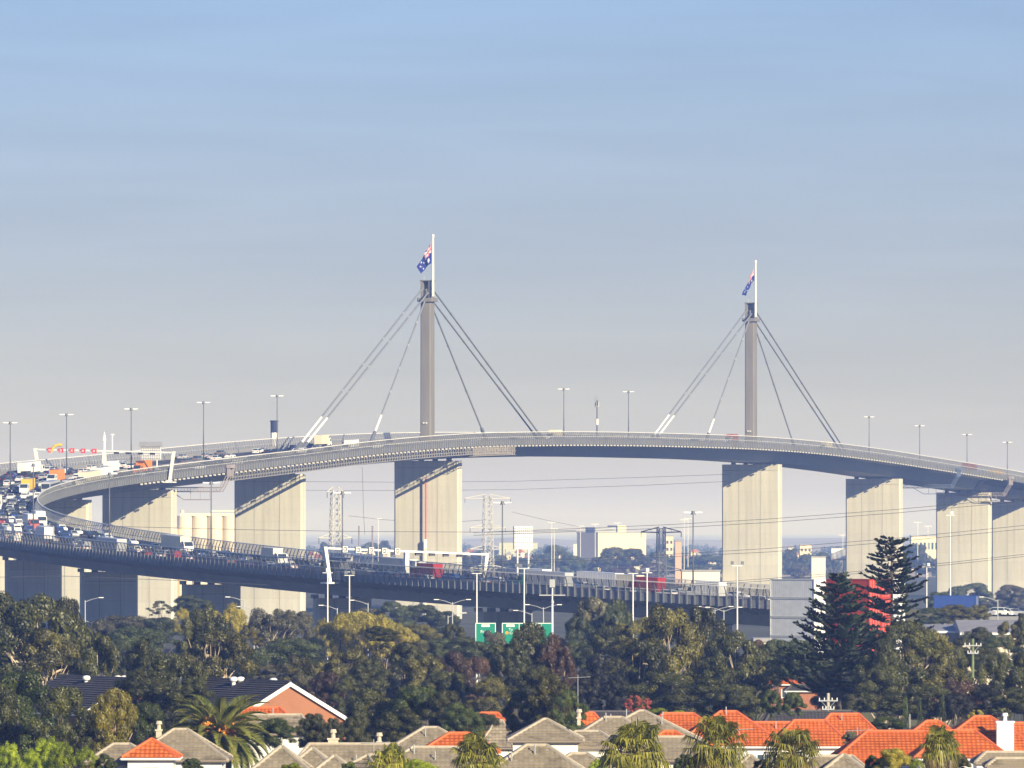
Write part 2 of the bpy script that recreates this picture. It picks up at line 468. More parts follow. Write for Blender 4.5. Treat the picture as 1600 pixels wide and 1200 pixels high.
def build_bridge():
    # carriageway
    b = MB(); b.loft(sweep(SA, SB, [(-17.8, 0.0), (17.8, 0.0), (17.8, -0.12), (-17.8, -0.12)]))
    b.build('road_surface', M['asphalt'], bridge)
    # box girders
    con = [(-18.55, -0.13), (18.55, -0.13), (18.55, -0.55), (10.4, -1.15), (8.4, -4.5), (-8.4, -4.5), (-10.4, -1.15), (-18.55, -0.55)]
    stl = [(-18.55, -0.13), (18.55, -0.13), (18.55, -0.50), (9.9, -0.95), (7.4, -4.7), (-7.4, -4.7), (-9.9, -0.95), (-18.55, -0.50)]
    b = MB(); b.loft(sweep(SA, S1 - 0.3, con)); o = b.build('girder', M['deckc'], bridge); o['label'] = 'concrete box girder of the approach viaduct'
    b = MB(); b.loft(sweep(S1, S2, stl)); o = b.build('girder', M['steel'], bridge); o['label'] = 'grey painted steel box girder of the main spans'
    b = MB(); b.loft(sweep(S2 + 0.3, SB, con)); o = b.build('girder', M['deckc'], bridge); o['label'] = 'concrete box girder beyond the main spans'
    # barriers
    for sd in (-1, 1):
        b = MB()
        pr = [(sd * 17.85, -0.125), (sd * 17.98, 1.05), (sd * 18.3, 1.05), (sd * 18.56, -0.125)]
        b.loft(sweep(SA, SB, pr if sd > 0 else pr[::-1])); b.build('edge_barrier', M['deckc'], bridge)
        b = MB()
        pr = [(sd * 18.57, -0.75), (sd * 18.57, 0.9), (sd * 18.75, 0.9), (sd * 18.75, -0.75)]
        b.loft(sweep(SA, SB, pr if sd > 0 else pr[::-1])); b.build('fascia', mat('fascia_concrete', (0.19, 0.19, 0.195), 0.9, 0.2, 0.2), bridge)
    b = MB(); b.loft(sweep(SA, SB, [(-0.5, 0.004), (-0.15, 1.0), (0.15, 1.0), (0.5, 0.004)], closed=True)); b.build('median_barrier', M['deckc'], bridge)
    # cantilever ribs under both edges, too many and too small to pick apart
    b = MB()
    s = SA + 2
    while s < SB:
        if not (S1 - 2 < s < S2 + 2):
            for sd in (-1, 1):
                a = [P(s, sd * 18.5, -0.56), P(s, sd * 18.5, -0.95), P(s, sd * 9.9, -2.5), P(s, sd * 10.2, -1.16)]
                c = [P(s + 0.35, sd * 18.5, -0.56), P(s + 0.35, sd * 18.5, -0.95), P(s + 0.35, sd * 9.9, -2.5), P(s + 0.35, sd * 10.2, -1.16)]
                b.loft([a, c])
        s += 4.0
    stuff(b.build('cantilever_rib', M['deckc'], bridge))
    # bright bracket ends below the main-span parapet
    b = MB()
    s = S1 - 40
    while s < S2:
        for sd in (1, -1):
            p = P(s, sd * 19.02, -1.08); th = st(s)[3]
            b.box(p, (0.42, 1.0, 0.42), 0, -th)
        s += 3.4
    stuff(b.build('edge_bracket', mat('bracket_end', (.62, .60, .55), .7), bridge))
    b = MB()
    for (u, kind) in ((-17.2, 0), (17.2, 0), (-1.2, 0), (1.2, 0)):
        b.loft([[P(s, u - 0.08, 0.004), P(s, u + 0.08, 0.004)] for s in np.arange(SA, SB, 8.0)], closed=False)
    for u in (-14, -10.7, -7.4, -4.1, 4.1, 7.4, 10.7, 14):
        s = SA
        while s < SB - 4:
            b.quad(P(s, u - 0.07, 0.004), P(s, u + 0.07, 0.004), P(s + 3, u + 0.07, 0.004), P(s + 3, u - 0.07, 0.004)); s += 12
    stuff(b.build('lane_marking', M['line'], bridge))
    # fences leaning outwards: posts, screen, rails
    pm = MB()
    pm.loft([[(-0.04, -0.15, -1.75), (0.20, -0.15, -1.75), (0.20, 0.15, -1.75), (-0.04, 0.15, -1.75)],
             [(-0.02, -0.15, 0), (0.22, -0.15, 0), (0.22, 0.15, 0), (-0.02, 0.15, 0)],
             [(0.10, -0.10, 0.9), (0.24, -0.10, 0.9), (0.24, 0.10, 0.9), (0.10, 0.10, 0.9)],
             [(0.70, -0.08, 2.45), (0.82, -0.08, 2.45), (0.82, 0.08, 2.45), (0.70, 0.08, 2.45)]])
    pme = pm.mesh('fence_post', M['post'])
    rest = MB()
    n_single = 0
    for sd in (-1, 1):
        for s in np.arange(SA + 1, SB, 2.0):
            th = st(s)[3]
            ang = -th if sd > 0 else -th + math.pi
            p = P(s, sd * 18.80, 0.92)
            if (sd < 0 and s < -470) or (sd > 0 and s < -738):
                o = link_mesh('fence_post', pme, bridge, p, ang); n_single += 1
            else:
                R = Matrix.Rotation(ang, 3, 'Z')
                rest.add([p + R @ Vector(v) for v in pm.v], pm.f)
    stuff(rest.build('fence_post', M['post'], bridge))
    for sd in (-1, 1):
        for (q0, q1, mt) in ((SA, -443.0, 'screen_clear'), (-443.0, SB, 'screen')):
            b = MB(); b.loft([[P(s, sd * 18.72, 0.95), P(s, sd * 18.86, 1.8), P(s, sd * 19.42, 3.2)] for s in np.linspace(q0, q1, int((q1 - q0) / 6))], closed=False)
            b.build('fence_screen', M[mt], bridge)
        for (u, z, w, h, nm) in ((19.5, 3.33, 0.30, 0.20, 'top_rail'), (18.92, 1.8, 0.1, 0.1, 'mid_rail')):
            b = MB(); c = [(u - w / 2, z - h / 2), (u + w / 2, z - h / 2), (u + w / 2, z + h / 2), (u - w / 2, z + h / 2)]
            c = c if sd > 0 else [(-a, q) for a, q in c][::-1]
            b.loft(sweep(SA, SB, c)); b.build(nm, M['rail'], bridge)
    # piers
    def pier(s, w, t, ztop=-5.4, nb=4):
        x, y, h, th, _ = st(s)
        e = MB()
        k = 0.55
        hw, ht = w / 2, t / 2
        def ring(z, kk=1.0): return [(-hw * kk, -ht + k, z), (-hw * kk + k, -ht, z), (hw * kk - k, -ht, z), (hw * kk, -ht + k, z), (hw * kk, ht - k, z), (hw * kk - k, ht, z), (-hw * kk + k, ht, z), (-hw * kk, ht - k, z)]
        H = h + ztop
        e.loft([ring(-0.5, 1.0), ring(H, 1.0)])
        o = e.build('pier', M['concrete'], bridge, (x, y, 0)); o.rotation_euler = (0, 0, -th)
        # recessed joints show as raised thin ribs at their edges
        g = MB()
        for u in (-w * 0.20, w * 0.17):
            g.box((u, -ht - 0.03, H / 2), (0.09, 0.06, H - 0.6))
        g.box((0, -ht - 0.02, H - 2.2), (w - 1.3, 0.05, 0.10))
        g.build('joint_rib', M['deckc'], o)
        for i in range(nb):
            u = (i / (nb - 1) - 0.5) * 14.0
            q = MB(); q.box((u, 0, H + 0.42), (1.1, t * 0.6, 0.84)); q.build('bearing', M['deckc'], o)
        return o
    for s in [s_far(q) for q in (669, 422, 218, 86, 1175, 1366, 1506, 1592)] + [726.0]:
        if s > 600: w = 22
        elif s < -300: w = 20.5
        else: w = 21.8
        pier(s, w, 3.6)
    for x in (52, 170, 330, 535, 788):
        pier(s_near(x), 14.0, 2.6, nb=5)
    pier(s_near(788) - 62, 14.0, 2.6, nb=5)
    for s in (-389, -452): pier(s, 17.0, 3.0)
    # pylons and stays
    for si, s in enumerate((s_far(668), s_far(1173.5))):
        x, y, h, th, _ = st(s)
        topz = at(0, (438, 473)[si], y).z
        H = topz - h
        e = MB()
        def rr(hx, hy, z): k = 0.3; return [(-hx, -hy + k, z), (-hx + k, -hy, z), (hx - k, -hy, z), (hx, -hy + k, z), (hx, hy - k, z), (hx - k, hy, z), (-hx + k, hy, z), (-hx, hy - k, z)]
        e.loft([rr(2.1, 2.3, 0.0), rr(2.1, 2.3, 2.4), rr(1.75, 2.1, 2.6), rr(1.7, 2.0, H - 6.8)])
        o = e.build('pylon', M['pylonc'], bridge, (x, y, h)); o.rotation_euler = (0, 0, -th)
        e = MB(); e.loft([rr(2.6, 2.7, H - 6.8), rr(2.6, 2.7, H - 5.6)]); e.build('collar', M['pylonc'], o)
        e = MB()
        e.box((-1.35, 0, H - 2.9), (0.7, 3.6, 5.4)); e.box((1.35, 0, H - 2.9), (0.7, 3.6, 5.4)); e.box((0, 1.2, H - 2.9), (2.0, 1.0, 5.35)); e.box((0, 0, H - 0.1), (4.0, 4.2, 0.25))
        e.build('pylon_head', M['pylonc'], o)
        e = MB()
        for a in np.linspace(0.3, 2.8, 7): e.tube((-0.2, -1.7 + 0.35 * math.sin(a), H - 4.6 + 0.55 * a), (0.4, -1.7, H - 4.4 + 0.55 * a), 0.22)
        e.build('cable_saddle', M['cable'], o)
        e = MB(); e.tube((-0.6, -1.2, H), (-0.7, -1.2, H + 1.6), 0.05); e.tube((-0.7, -1.2, H + 1.6), (-0.1, -1.2, H + 1.9), 0.04); e.box((-0.1, -1.2, H + 1.95), (0.5, 0.3, 0.2)); e.build('beacon', M['galv'], o)
        for kx in (-0.45, 0.45):
            e = MB(); e.box((kx, -2.35, 6.5), (0.45, 0.4, 0.4)); e.build('floodlight', M['lamp'], o)
        left = ((465, -0.9), (465, 0.9), (578, 0.0)) if si == 0 else ((1017, -0.9), (1017, 0.9), (1101, 0.0))
        right = ((846, -0.9), (846, 0.9), (760, 0.0)) if si == 0 else ((1325, -0.9), (1325, 0.9), (1244, 0.0))
        for side, lst in ((-1, left), (1, right)):
            for (ax, u) in lst:
                a = P(s_far(ax), u, 0.6)
                inner = (u == 0.0)
                tz = h + H - (6.2 if inner else 2.6 + 0.9 * (u * side < 0) * 1.6)
                tpt = P(s + side * 2.0, u, 0); tpt = Vector((tpt.x, tpt.y, tz))
                dv = (tpt - a); Ln = dv.length; dv.normalize()
                e = MB(); e.tube(a + dv * 1.0, tpt, 0.27, 0.27, 8)
                c = e.build('stay_cable', M['cable'], bridge)
                e = MB(); k0 = 4.5; k1 = Ln * (0.20 if side < 0 else 0.07)
                e.tube(a + dv * k0, a + dv * k1, 0.42, 0.38, 8); e.build('cable_sleeve', M['white'] if side < 0 else M['cable'], c)  # right-hand sleeves dark: shade of that side put into the colour
                e = MB(); e.tube(a, a + dv * 6.0, 0.62, 0.55, 8); e.build('anchorage', M['post'], c)
                for q in (0.36, 0.52, 0.68, 0.84):
                    e = MB(); e.tube(a + dv * (Ln * q - 0.5), a + dv * (Ln * q + 0.5), 0.36, 0.36, 8); e.build('cable_clamp', M['galv'] if side < 0 else M['cable'], c)  # clamps coloured lighter on the lit side, darker on the shaded one
    # inspection walkway of scaffold tubes slung below the near edge
    b = MB()
    s0, s1 = s_far(268), 18.0
    for z in (-1.5, -2.5, -3.3):
        for u in (18.7, 17.2):
            b.loft(sweep(s0, s1, [(u, z), (u + 0.09, z), (u + 0.09, z + 0.09), (u, z + 0.09)], 12))
    s = s0
    while s < s1:
        for u in (18.75, 17.25): b.tube(P(s, u, -3.3), P(s, u, -0.8), 0.06, n=4)
        b.tube(P(s, 18.8, -3.2), P(s + 2.2, 18.8, -1.5), 0.04, n=4)
        s += 2.2
    stuff(b.build('access_scaffold', M['scaff'], bridge))
    b = MB(); b.loft(sweep(s0, s1, [(17.1, -3.4), (18.8, -3.4), (18.8, -3.32), (17.1, -3.32)], 12)); b.build('walkway_board', M['scaff'], bridge)
    b = MB()
    wp = mat('platform_mesh', (0.40, 0.36, 0.32), 0.8, 0.35, 1.5)
    for s in np.arange(-20, 20, 1.6):
        for u in (17.0, 19.2):
            b.tube(P(s, u, -3.9), P(s, u, -1.2), 0.09, n=4); b.tube(P(s, u, -3.9), P(s + 1.6, u, -2.5), 0.06, n=4); b.tube(P(s, u, -2.5), P(s + 1.6, u, -1.2), 0.06, n=4)
        b.tube(P(s, 17.0, -3.9), P(s, 19.2, -3.9), 0.08, n=4)
    for u in (17.0, 19.2):
        for z in (-3.9, -2.5, -1.2): b.loft(sweep(-20, 20, [(u, z), (u + .12, z), (u + .12, z + .12), (u, z + .12)], 10))
    stuff(b.build('work_platform', wp, bridge))
build_bridge()

# travelling maintenance gantries hung under the deck
def maintenance_gantry(s, name_label, tone):
    x, y, h, th, b_ = st(s)
    root = empty('maintenance_gantry', (x, y, h), -th)
    tag(root, name_label, 'gantry', 'maintenance gantries slung under the bridge')
    mt = mat('gantry_' + tone, (0.34, 0.30, 0.30) if tone == 'light' else (0.12, 0.16, 0.26), 0.6)
    b = MB()
    for yy in (-1.2, 1.2):
        for z in (-6.9, -5.7):
            b.tube((-9, yy, z), (17, yy, z), 0.12, n=4)
        for i in range(14):
            u = -9 + 2 * i
            b.tube((u, yy, -6.9), (u, yy, -5.7), 0.07, n=4)
            if i < 13: b.tube((u, yy, -6.9), (u + 2, yy, -5.7), 0.06, n=4)
        b.tube((17, yy, -6.9), (19.6, yy, -2.5), 0.14, n=4)
        b.tube((17, yy, -5.7), (19.6, yy, -1.2), 0.12, n=4)
    b.build('truss', mt, root)
    b = MB()
    for yy in (-1.2, 1.2): b.box((19.7, yy, -1.3), (0.9, 0.5, 2.6))
    b.box((19.9, 0, 0.3), (1.4, 3.4, 1.0)); b.build('hanger', mt, root)
    b = MB(); b.box((4, 0, -6.98), (26, 2.3, 0.1)); b.build('deck_board', mt, root)
    b = MB()
    b.tube((2, -1.3, -6.9), (6, -1.3, -9.2), 0.12, n=4); b.tube((6, -1.3, -9.2), (14, -1.3, -9.2), 0.12, n=4); b.tube((14, -1.3, -9.2), (14, -1.3, -6.9), 0.1, n=4)
    b.tube((8, -1.3, -9.2), (8, -1.3, -7), 0.08, n=4); b.tube((11, -1.3, -9.2), (11, -1.3, -7), 0.08, n=4); b.box((11, 0, -9.25), (6, 2, 0.08))
    b.build('lower_cradle', mt, root)
maintenance_gantry(-228.0, 'maintenance gantry under the deck at the left, beside the pale silos', 'light')
maintenance_gantry(528.0, 'dark blue stair gantry under the deck between the two right-hand piers', 'dark')
maintenance_gantry(602.0, 'pale maintenance gantry hung from the deck edge near the right margin', 'light')

# ------------------------------------------------------------------ lamps along the median and other masts
def lamp_mesh(h):
    p = MB(); p.tube((0, 0, 0), (0, 0, h), 0.20, 0.11, 8)
    k = MB(); k.tube((0, 0, h - 0.2), (0, 0, h + 0.55), 0.55, 0.30, 8)
    hd = []
    for sx in (-1, 1):
        q = MB()
        q.loft([[(sx * 0.4, -0.28, h + 0.1), (sx * 0.4, 0.28, h + 0.1), (sx * 0.4, 0.28, h + 0.35), (sx * 0.4, -0.28, h + 0.35)],
                [(sx * 1.9, -0.34, h + 0.15), (sx * 1.9, 0.34, h + 0.15), (sx * 1.9, 0.30, h + 0.38), (sx * 1.9, -0.30, h + 0.38)]])
        hd.append(q.mesh('lamp_head', M['lamp']))
    return p.mesh('pole', M['darkpole'], True), k.mesh('collar', M['darkpole']), hd
LAMPS = lamp_mesh(16.6)
def street_lamp(s, where, xx, u=0.0):
    p = P(s, u, 0.9)
    r = empty('street_lamp', p, 0.0)
    link_mesh('pole', LAMPS[0], r); link_mesh('collar', LAMPS[1], r)
    for m_ in LAMPS[2]: link_mesh('lamp_head', m_, r)
    later(r, 'tall twin-head lamp along ' + where, 'street lamp', 'lamps on the bridge median', xx)
for x in (16, 104, 205, 318, 433): street_lamp(s_far(x), 'the climbing left-hand deck', x)
for x in (881, 982): street_lamp(s_far(x), 'the crest between the pylons', x)
for x in (1358, 1437, 1511, 1574): street_lamp(s_far(x), 'the right-hand descent', x)
for x in (52, 171, 330, 535, 785, 1083): street_lamp(s_near(x), 'the lower near viaduct', x)

def comms_mast():
    p = P(s_far(933), 0, 0.9)
    r = empty('communications_mast', p)
    tag(r, 'slim mast with antennas between the two lamps at the bridge crest', 'mast')
    b = MB(); b.tube((0, 0, 0), (0, 0, 13.5), 0.34, 0.2, 8); b.build('pole', M['darkpole'], r)
    b = MB(); b.tube((0, 0, 5.2), (0, 0, 7.2), 0.45, 0.45, 8); b.build('cabinet', M['white'], r)
    b = MB()
    for i in range(6):
        a = i * math.pi / 3
        b.box((0.6 * math.cos(a), 0.6 * math.sin(a), 12.2), (0.3, 0.2, 1.4), 0, a); b.tube((0.7 * math.cos(a), 0.7 * math.sin(a), 12.8), (0.7 * math.cos(a), 0.7 * math.sin(a), 14.6 + (i % 3) * 0.6), 0.05, n=4)
    b.tube((0, 0, 11.2), (0, 0, 11.4), 0.8, 0.8, 8)
    b.build('antenna', M['galv'], r)
comms_mast()

# ------------------------------------------------------------------ flags on the pylons
def star(p, q, cp, cq, r, pts):
    dx, dy = (p - cp) * 2.0, (q - cq)
    d = math.hypot(dx, dy)
    if d > r: return False
    a = math.atan2(dx, dy) % (2 * math.pi / pts)
    a = abs(a - math.pi / pts)
    return d < r * (0.45 + 0.55 * (a / (math.pi / pts)) ** 1.6)
def flag_colour(p, q):
    if p < 0.5 and q > 0.5:
        a, b = p * 2, (q - 0.5) * 2
        x, y = (a - 0.5) * 2, (b - 0.5)
        if abs(x) < 0.10 or abs(y) < 0.10: return 2
        if abs(x) < 0.17 or abs(y) < 0.17: return 1
        d1, d2 = abs(x * 0.5 - y), abs(x * 0.5 + y)
        if min(d1, d2) < 0.035: return 2
        if min(d1, d2) < 0.11: return 1
        return 0
    for (cp, cq, r, n) in ((0.25, 0.25, 0.16, 7), (0.75, 0.17, 0.085, 7), (0.75, 0.83, 0.085, 7), (0.625, 0.56, 0.085, 7), (0.86, 0.62, 0.085, 7), (0.80, 0.45, 0.05, 5)):
        if star(p, q, cp, cq, r, n): return 1
    return 0
def flagpole(s, xpix, ytop, ybot, hoist_top, hoist_bot, fly_top, fly_bot, label_f, label_p, seed):
    y = st(s)[1] - 3.2
    base = at(xpix, ybot, y); top = at(xpix, ytop, y)
    r = empty('flagpole', base); H = (top - base).length
    tag(r, label_p, 'flagpole', 'flagpoles on the pylons')
    b = MB(); b.tube((0, 0, 0), (0, 0, H), 0.42, 0.30, 8); b.build('pole', M['white'], r)
    b = MB(); b.tube((0, 0, H), (0, 0, H + 0.8), 0.5, 0.35, 8); b.build('finial', M['white'], r)
    b = MB(); b.box((0, 1.2, 0.8), (0.5, 2.6, 0.4)); b.box((0, 1.2, 2.8), (0.5, 2.6, 0.4)); b.build('bracket', M['white'], r)
    n, mm = 72, 40
    b = MB()
    k = y / F
    for i in range(n + 1):
        p = i / n
        for j in range(mm + 1):
            q = j / mm
            xt, yt = xpix - 1 + (fly_top[0] - xpix + 1) * p, hoist_top + (fly_top[1] - hoist_top) * (p ** 0.9)
            xb, yb = xpix - 1 + (fly_bot[0] - xpix + 1) * p, hoist_bot + (fly_bot[1] - hoist_bot) * (p ** 1.3)
            w = at(xb + (xt - xb) * q, yb + (yt - yb) * q, y)
            rip = 0.55 * math.sin(9.5 * p + 2.2 * (1 - q) + seed) * min(1, p * 4) + 0.25 * math.sin(17 * p - 3 * q + seed)*p
            b.v.append((w.x - base.x - 0.3 + 0.12 * math.sin(11 * p + seed), rip - 0.9 * p, w.z - base.z))
    for i in range(n):
        for j in range(mm):
            b.f.append((i * (mm + 1) + j, (i + 1) * (mm + 1) + j, (i + 1) * (mm + 1) + j + 1, i * (mm + 1) + j + 1))
            b.m.append(flag_colour((i + 0.5) / n, (j + 0.5) / mm))
    o = b.build('flag', [mat('flag_blue', (0.006, 0.014, 0.17), 0.8), mat('flag_white', (0.8, 0.8, 0.78), 0.8), mat('flag_red', (0.55, 0.02, 0.04), 0.8)], None, base, smooth=True)
    tag(o, label_f, 'flag', 'flags flying above the pylons')
flagpole(s_far(668), 676.5, 370, 463, 376, 411, (653, 417), (660, 428), 'blue flag with crosses and white stars above the left pylon', 'white flagpole on top of the left pylon', 0.4)
flagpole(s_far(1173.5), 1180.5, 410, 495, 418, 438, (1160, 461), (1167, 462), 'folded blue starred flag above the right pylon', 'white flagpole on top of the right pylon', 1.9)

# ------------------------------------------------------------------ overhead lane gantries
def lane_gantry(s, labels, nsig, lit, ztop_l, ztop_r, tilt):
    x, y, h, th, b_ = st(s)
    root = empty('lane_gantry', (x, y, h), -th)
    tag(root, labels, 'sign gantry', 'overhead lane gantries')
    g = MB()
    g.loft([[(-20.6, -0.3, ztop_l - 0.4), (-20.6, 0.3, ztop_l - 0.4), (-20.6, 0.3, ztop_l), (-20.6, -0.3, ztop_l)],
            [(20.6, -0.3, ztop_r - 0.4), (20.6, 0.3, ztop_r - 0.4), (20.6, 0.3, ztop_r), (20.6, -0.3, ztop_r)]])
    g.build('beam', M['white'], root)
    for sd, zt in ((-1, ztop_l), (1, ztop_r)):
        g = MB()
        e0, e1 = sd * 19.6, sd * 20.9
        g.loft([[(e0 - 0.3, -0.4, -1.4 - sd * b_ * 19), (e0 + 0.3, -0.4, -1.4 - sd * b_ * 19), (e0 + 0.3, 0.4, -1.4 - sd * b_ * 19), (e0 - 0.3, 0.4, -1.4 - sd * b_ * 19)],
                [(e1 - 0.42, -0.4, zt + 0.12), (e1 + 0.42, -0.4, zt + 0.12), (e1 + 0.42, 0.4, zt + 0.12), (e1 - 0.42, 0.4, zt + 0.12)]])
        g.build('leg', M['white'], root)
        g = MB(); g.box((sd * 19.6, 0, -1.45 - sd * b_ * 19), (3.2, 2.6, 0.35)); g.build('leg_footing', M['white'], root)
    zm = (ztop_l + ztop_r) / 2
    g = MB(); g.loft([[(-0.55, -0.4, 0.9), (0.55, -0.4, 0.9), (0.55, 0.4, 0.9), (-0.55, 0.4, 0.9)], [(-0.45, -0.4, zm - 0.42), (0.45, -0.4, zm - 0.42), (0.45, 0.4, zm - 0.42), (-0.45, 0.4, zm - 0.42)]])
    g.build('centre_post', M['white'], root)
    if lit:
        g = MB(); g.tube((0, 0, zm + 0.02), (0, 0, zm + 2.6), 0.35, 0.35, 8); g.tube((0, 0, zm + 2.6), (0, 0, zm + 5.2), 0.62, 0.1, 8); g.build('spire', M['white'], root)
        g = MB(); g.tube((2.4, 0, zm), (2.4, 0, zm + 4.2), 0.2, 0.2, 6); g.box((2.5, 0, zm + 4.4), (0.8, 0.5, 0.4)); g.build('camera_post', M['white'], root)
    redm = mat('lane_signal_red', (0.55, 0.04, 0.04), 0.5, emit=((1.0, 0.08, 0.06), 0.12))
    drk = mat('lane_signal_dark', (0.10, 0.10, 0.11), 0.6)
    for i in range(nsig):
        u = -16.2 + 3.35 * i
        z = ztop_l + (ztop_r - ztop_l) * (u + 20.6) / 41.2 - 0.3
        g = MB(); g.box((u, -0.55, z), (1.25, 0.45, 1.3)); o = g.build('lane_signal', drk if not lit else redm, root)
        g = MB()
        for (dx, dz, sx, sz) in ((0, 0.56, 1.25, 0.15), (0, -0.56, 1.25, 0.15), (0.55, 0, 0.15, 0.95), (-0.55, 0, 0.15, 0.95)): g.box((u + dx, -0.80, z + dz), (sx, 0.06, sz))
        g.build('signal_frame', M['white'] if not lit else redm, o)
        g = MB()
        for a in (0.785, -0.785):
            cs, sn = math.cos(a), math.sin(a)
            g.add([(u + cs * 0.42 - sn * 0.08, -0.785, z + sn * 0.42 + cs * 0.08), (u + cs * 0.42 + sn * 0.08, -0.785, z + sn * 0.42 - cs * 0.08), (u - cs * 0.42 + sn * 0.08, -0.785, z - sn * 0.42 - cs * 0.08), (u - cs * 0.42 - sn * 0.08, -0.785, z - sn * 0.42 + cs * 0.08)], [(0, 1, 2, 3)])
        g.build('signal_cross', M['white'], o)
    for i in range(4):
        u = 3.4 + 3.6 * i
        z = ztop_l + (ztop_r - ztop_l) * (u + 20.6) / 41.2 - 0.5
        g = MB(); g.box((u, 0.62, z), (1.4, 0.5, 1.0)); g.build('rear_signal', drk, root)
sg = -275.0
zl = at(0, 701, st(sg)[1] + 6).z - st(sg)[2]; zr = at(0, 706, st(sg)[1] - 6).z - st(sg)[2]
lane_gantry(sg, 'white lane gantry with five red signals over the left-hand bend', 5, True, zl, zr, 0)
sg = -771.0
zl = at(0, 855, st(sg)[1] - 9).z - st(sg)[2]; zr = at(0, 865, st(sg)[1] + 9).z - st(sg)[2]
lane_gantry(sg, 'white lane gantry with dark square signals spanning the lower viaduct', 5, False, zl, zr, 0)

def message_sign(s, u, z0, w, h, label, back, xx=None):
    x, y, hh, th, _ = st(s)
    p = P(s, u, 0)
    r = empty('message_sign', p, -th)
    tag(r, label, 'sign', 'roadside message signs')
    b = MB(); b.box((0, 0, z0 + h / 2), (w, 0.5, h)); b.build('cabinet', M['white'], r)
    b = MB()
    for i in range(9): b.box((-w / 2 + w * (i + 0.5) / 9, -0.3, z0 + h / 2), (0.12, 0.1, h - 0.1))
    for i in range(5): b.box((0, -0.31, z0 + h * (i + 0.5) / 5), (w - 0.1, 0.14, 0.12))
    b.build('rear_lattice', M['galv'], r)
    b = MB()
    for sx in (-0.3, 0.3): b.tube((sx * w, 0, -0.5), (sx * w, 0, z0), 0.2, 0.2, 6)
    b.build('leg', M['white'], r)
    if back:
        b = MB(); b.box((0, 0, z0 + h + 0.75), (w + 0.8, 1.4, 1.4)); b.build('top_box', M['galv'], r)
message_sign(-262, 9.0, 4.0, 6.0, 3.6, 'lattice-backed message sign above the bend beside an orange truck', True)
message_sign(-796, 13.5, 7.9, 4.9, 4.9, 'white gridded panel on legs behind the lower lane gantry', False)  # gridded panel set in place of a far building front

# ------------------------------------------------------------------ vehicles
PAINT = {
    'white': (0.78, 0.78, 0.76), 'silver': (0.45, 0.46, 0.48), 'grey': (0.14, 0.15, 0.16), 'black': (0.02, 0.02, 0.025),
    'blue': (0.03, 0.07, 0.25), 'red': (0.33, 0.03, 0.03), 'yellow': (0.75, 0.48, 0.03), 'orange': (0.75, 0.25, 0.03),
    'cream': (0.72, 0.66, 0.50), 'green': (0.04, 0.22, 0.14)}
def paint(c): return mat('paint_' + c, PAINT[c], 0.3, spec=0.5)
_w = MB(); _w.tube((-0.11, 0, 0), (0.11, 0, 0), 0.33, 0.33, 12)
WHEEL = _w.mesh('wheel', M['black'])
_w = MB(); _w.tube((-0.16, 0, 0), (0.16, 0, 0), 0.52, 0.52, 12)
BIGWHEEL = _w.mesh('wheel', M['black'])
MESHES = {}
def cached(key, fn):
    if key not in MESHES: MESHES[key] = fn()
    return MESHES[key]
def prof_body(pts, w, wt, name, m_):
    """side profile (y, z) swept across the width, narrower towards its top"""
    zs = [p[1] for p in pts]; z0, z1 = min(zs), max(zs)
    b = MB()
    def half(z): return (w + (wt - w) * max(0.0, (z - z0 - 0.45) / max(0.01, z1 - z0 - 0.45))) / 2
    b.loft([[(-half(z), y, z) for y, z in pts], [(half(z), y, z) for y, z in pts]])
    return b.mesh(name, m_)
CARS = {
    'sedan': dict(L=4.6, W=1.82, body=[(-2.3, .3), (-2.28, .78), (-2.0, .98), (-1.5, 1.02), (-.95, 1.42), (.35, 1.44), (1.05, .98), (2.1, .82), (2.3, .6), (2.3, .3)],
                  glass=[(-1.46, 1.03), (-.93, 1.39), (.33, 1.41), (1.0, 1.0)]),
    'hatchback': dict(L=4.0, W=1.76, body=[(-2.0, .3), (-2.0, .95), (-1.75, 1.2), (-1.45, 1.47), (.2, 1.5), (1.0, 1.0), (1.85, .85), (2.0, .6), (2.0, .3)],
                      glass=[(-1.9, 1.02), (-1.42, 1.43), (.18, 1.46), (.94, 1.02)]),
    'wagon': dict(L=4.75, W=1.9, body=[(-2.37, .36), (-2.37, 1.05), (-2.1, 1.62), (-1.8, 1.72), (.3, 1.72), (1.05, 1.15), (2.2, 1.0), (2.37, .7), (2.37, .36)],
                  glass=[(-2.28, 1.15), (-2.05, 1.6), (.27, 1.67), (.98, 1.17)]),
    'van': dict(L=5.0, W=1.95, body=[(-2.5, .35), (-2.5, 1.9), (-2.4, 2.0), (1.3, 2.0), (2.0, 1.25), (2.45, 1.05), (2.5, .35)],
                glass=[(.2, 1.3), (.2, 1.85), (1.33, 1.88), (1.93, 1.28)]),
    'ute': dict(L=5.1, W=1.86, body=[(-2.55, .45), (-2.55, 1.05), (-.6, 1.05), (-.45, 1.68), (.55, 1.72), (1.15, 1.1), (2.4, 1.0), (2.55, .7), (2.55, .45)],
                glass=[(-.55, 1.1), (-.42, 1.62), (.53, 1.67), (1.1, 1.12)]),
}
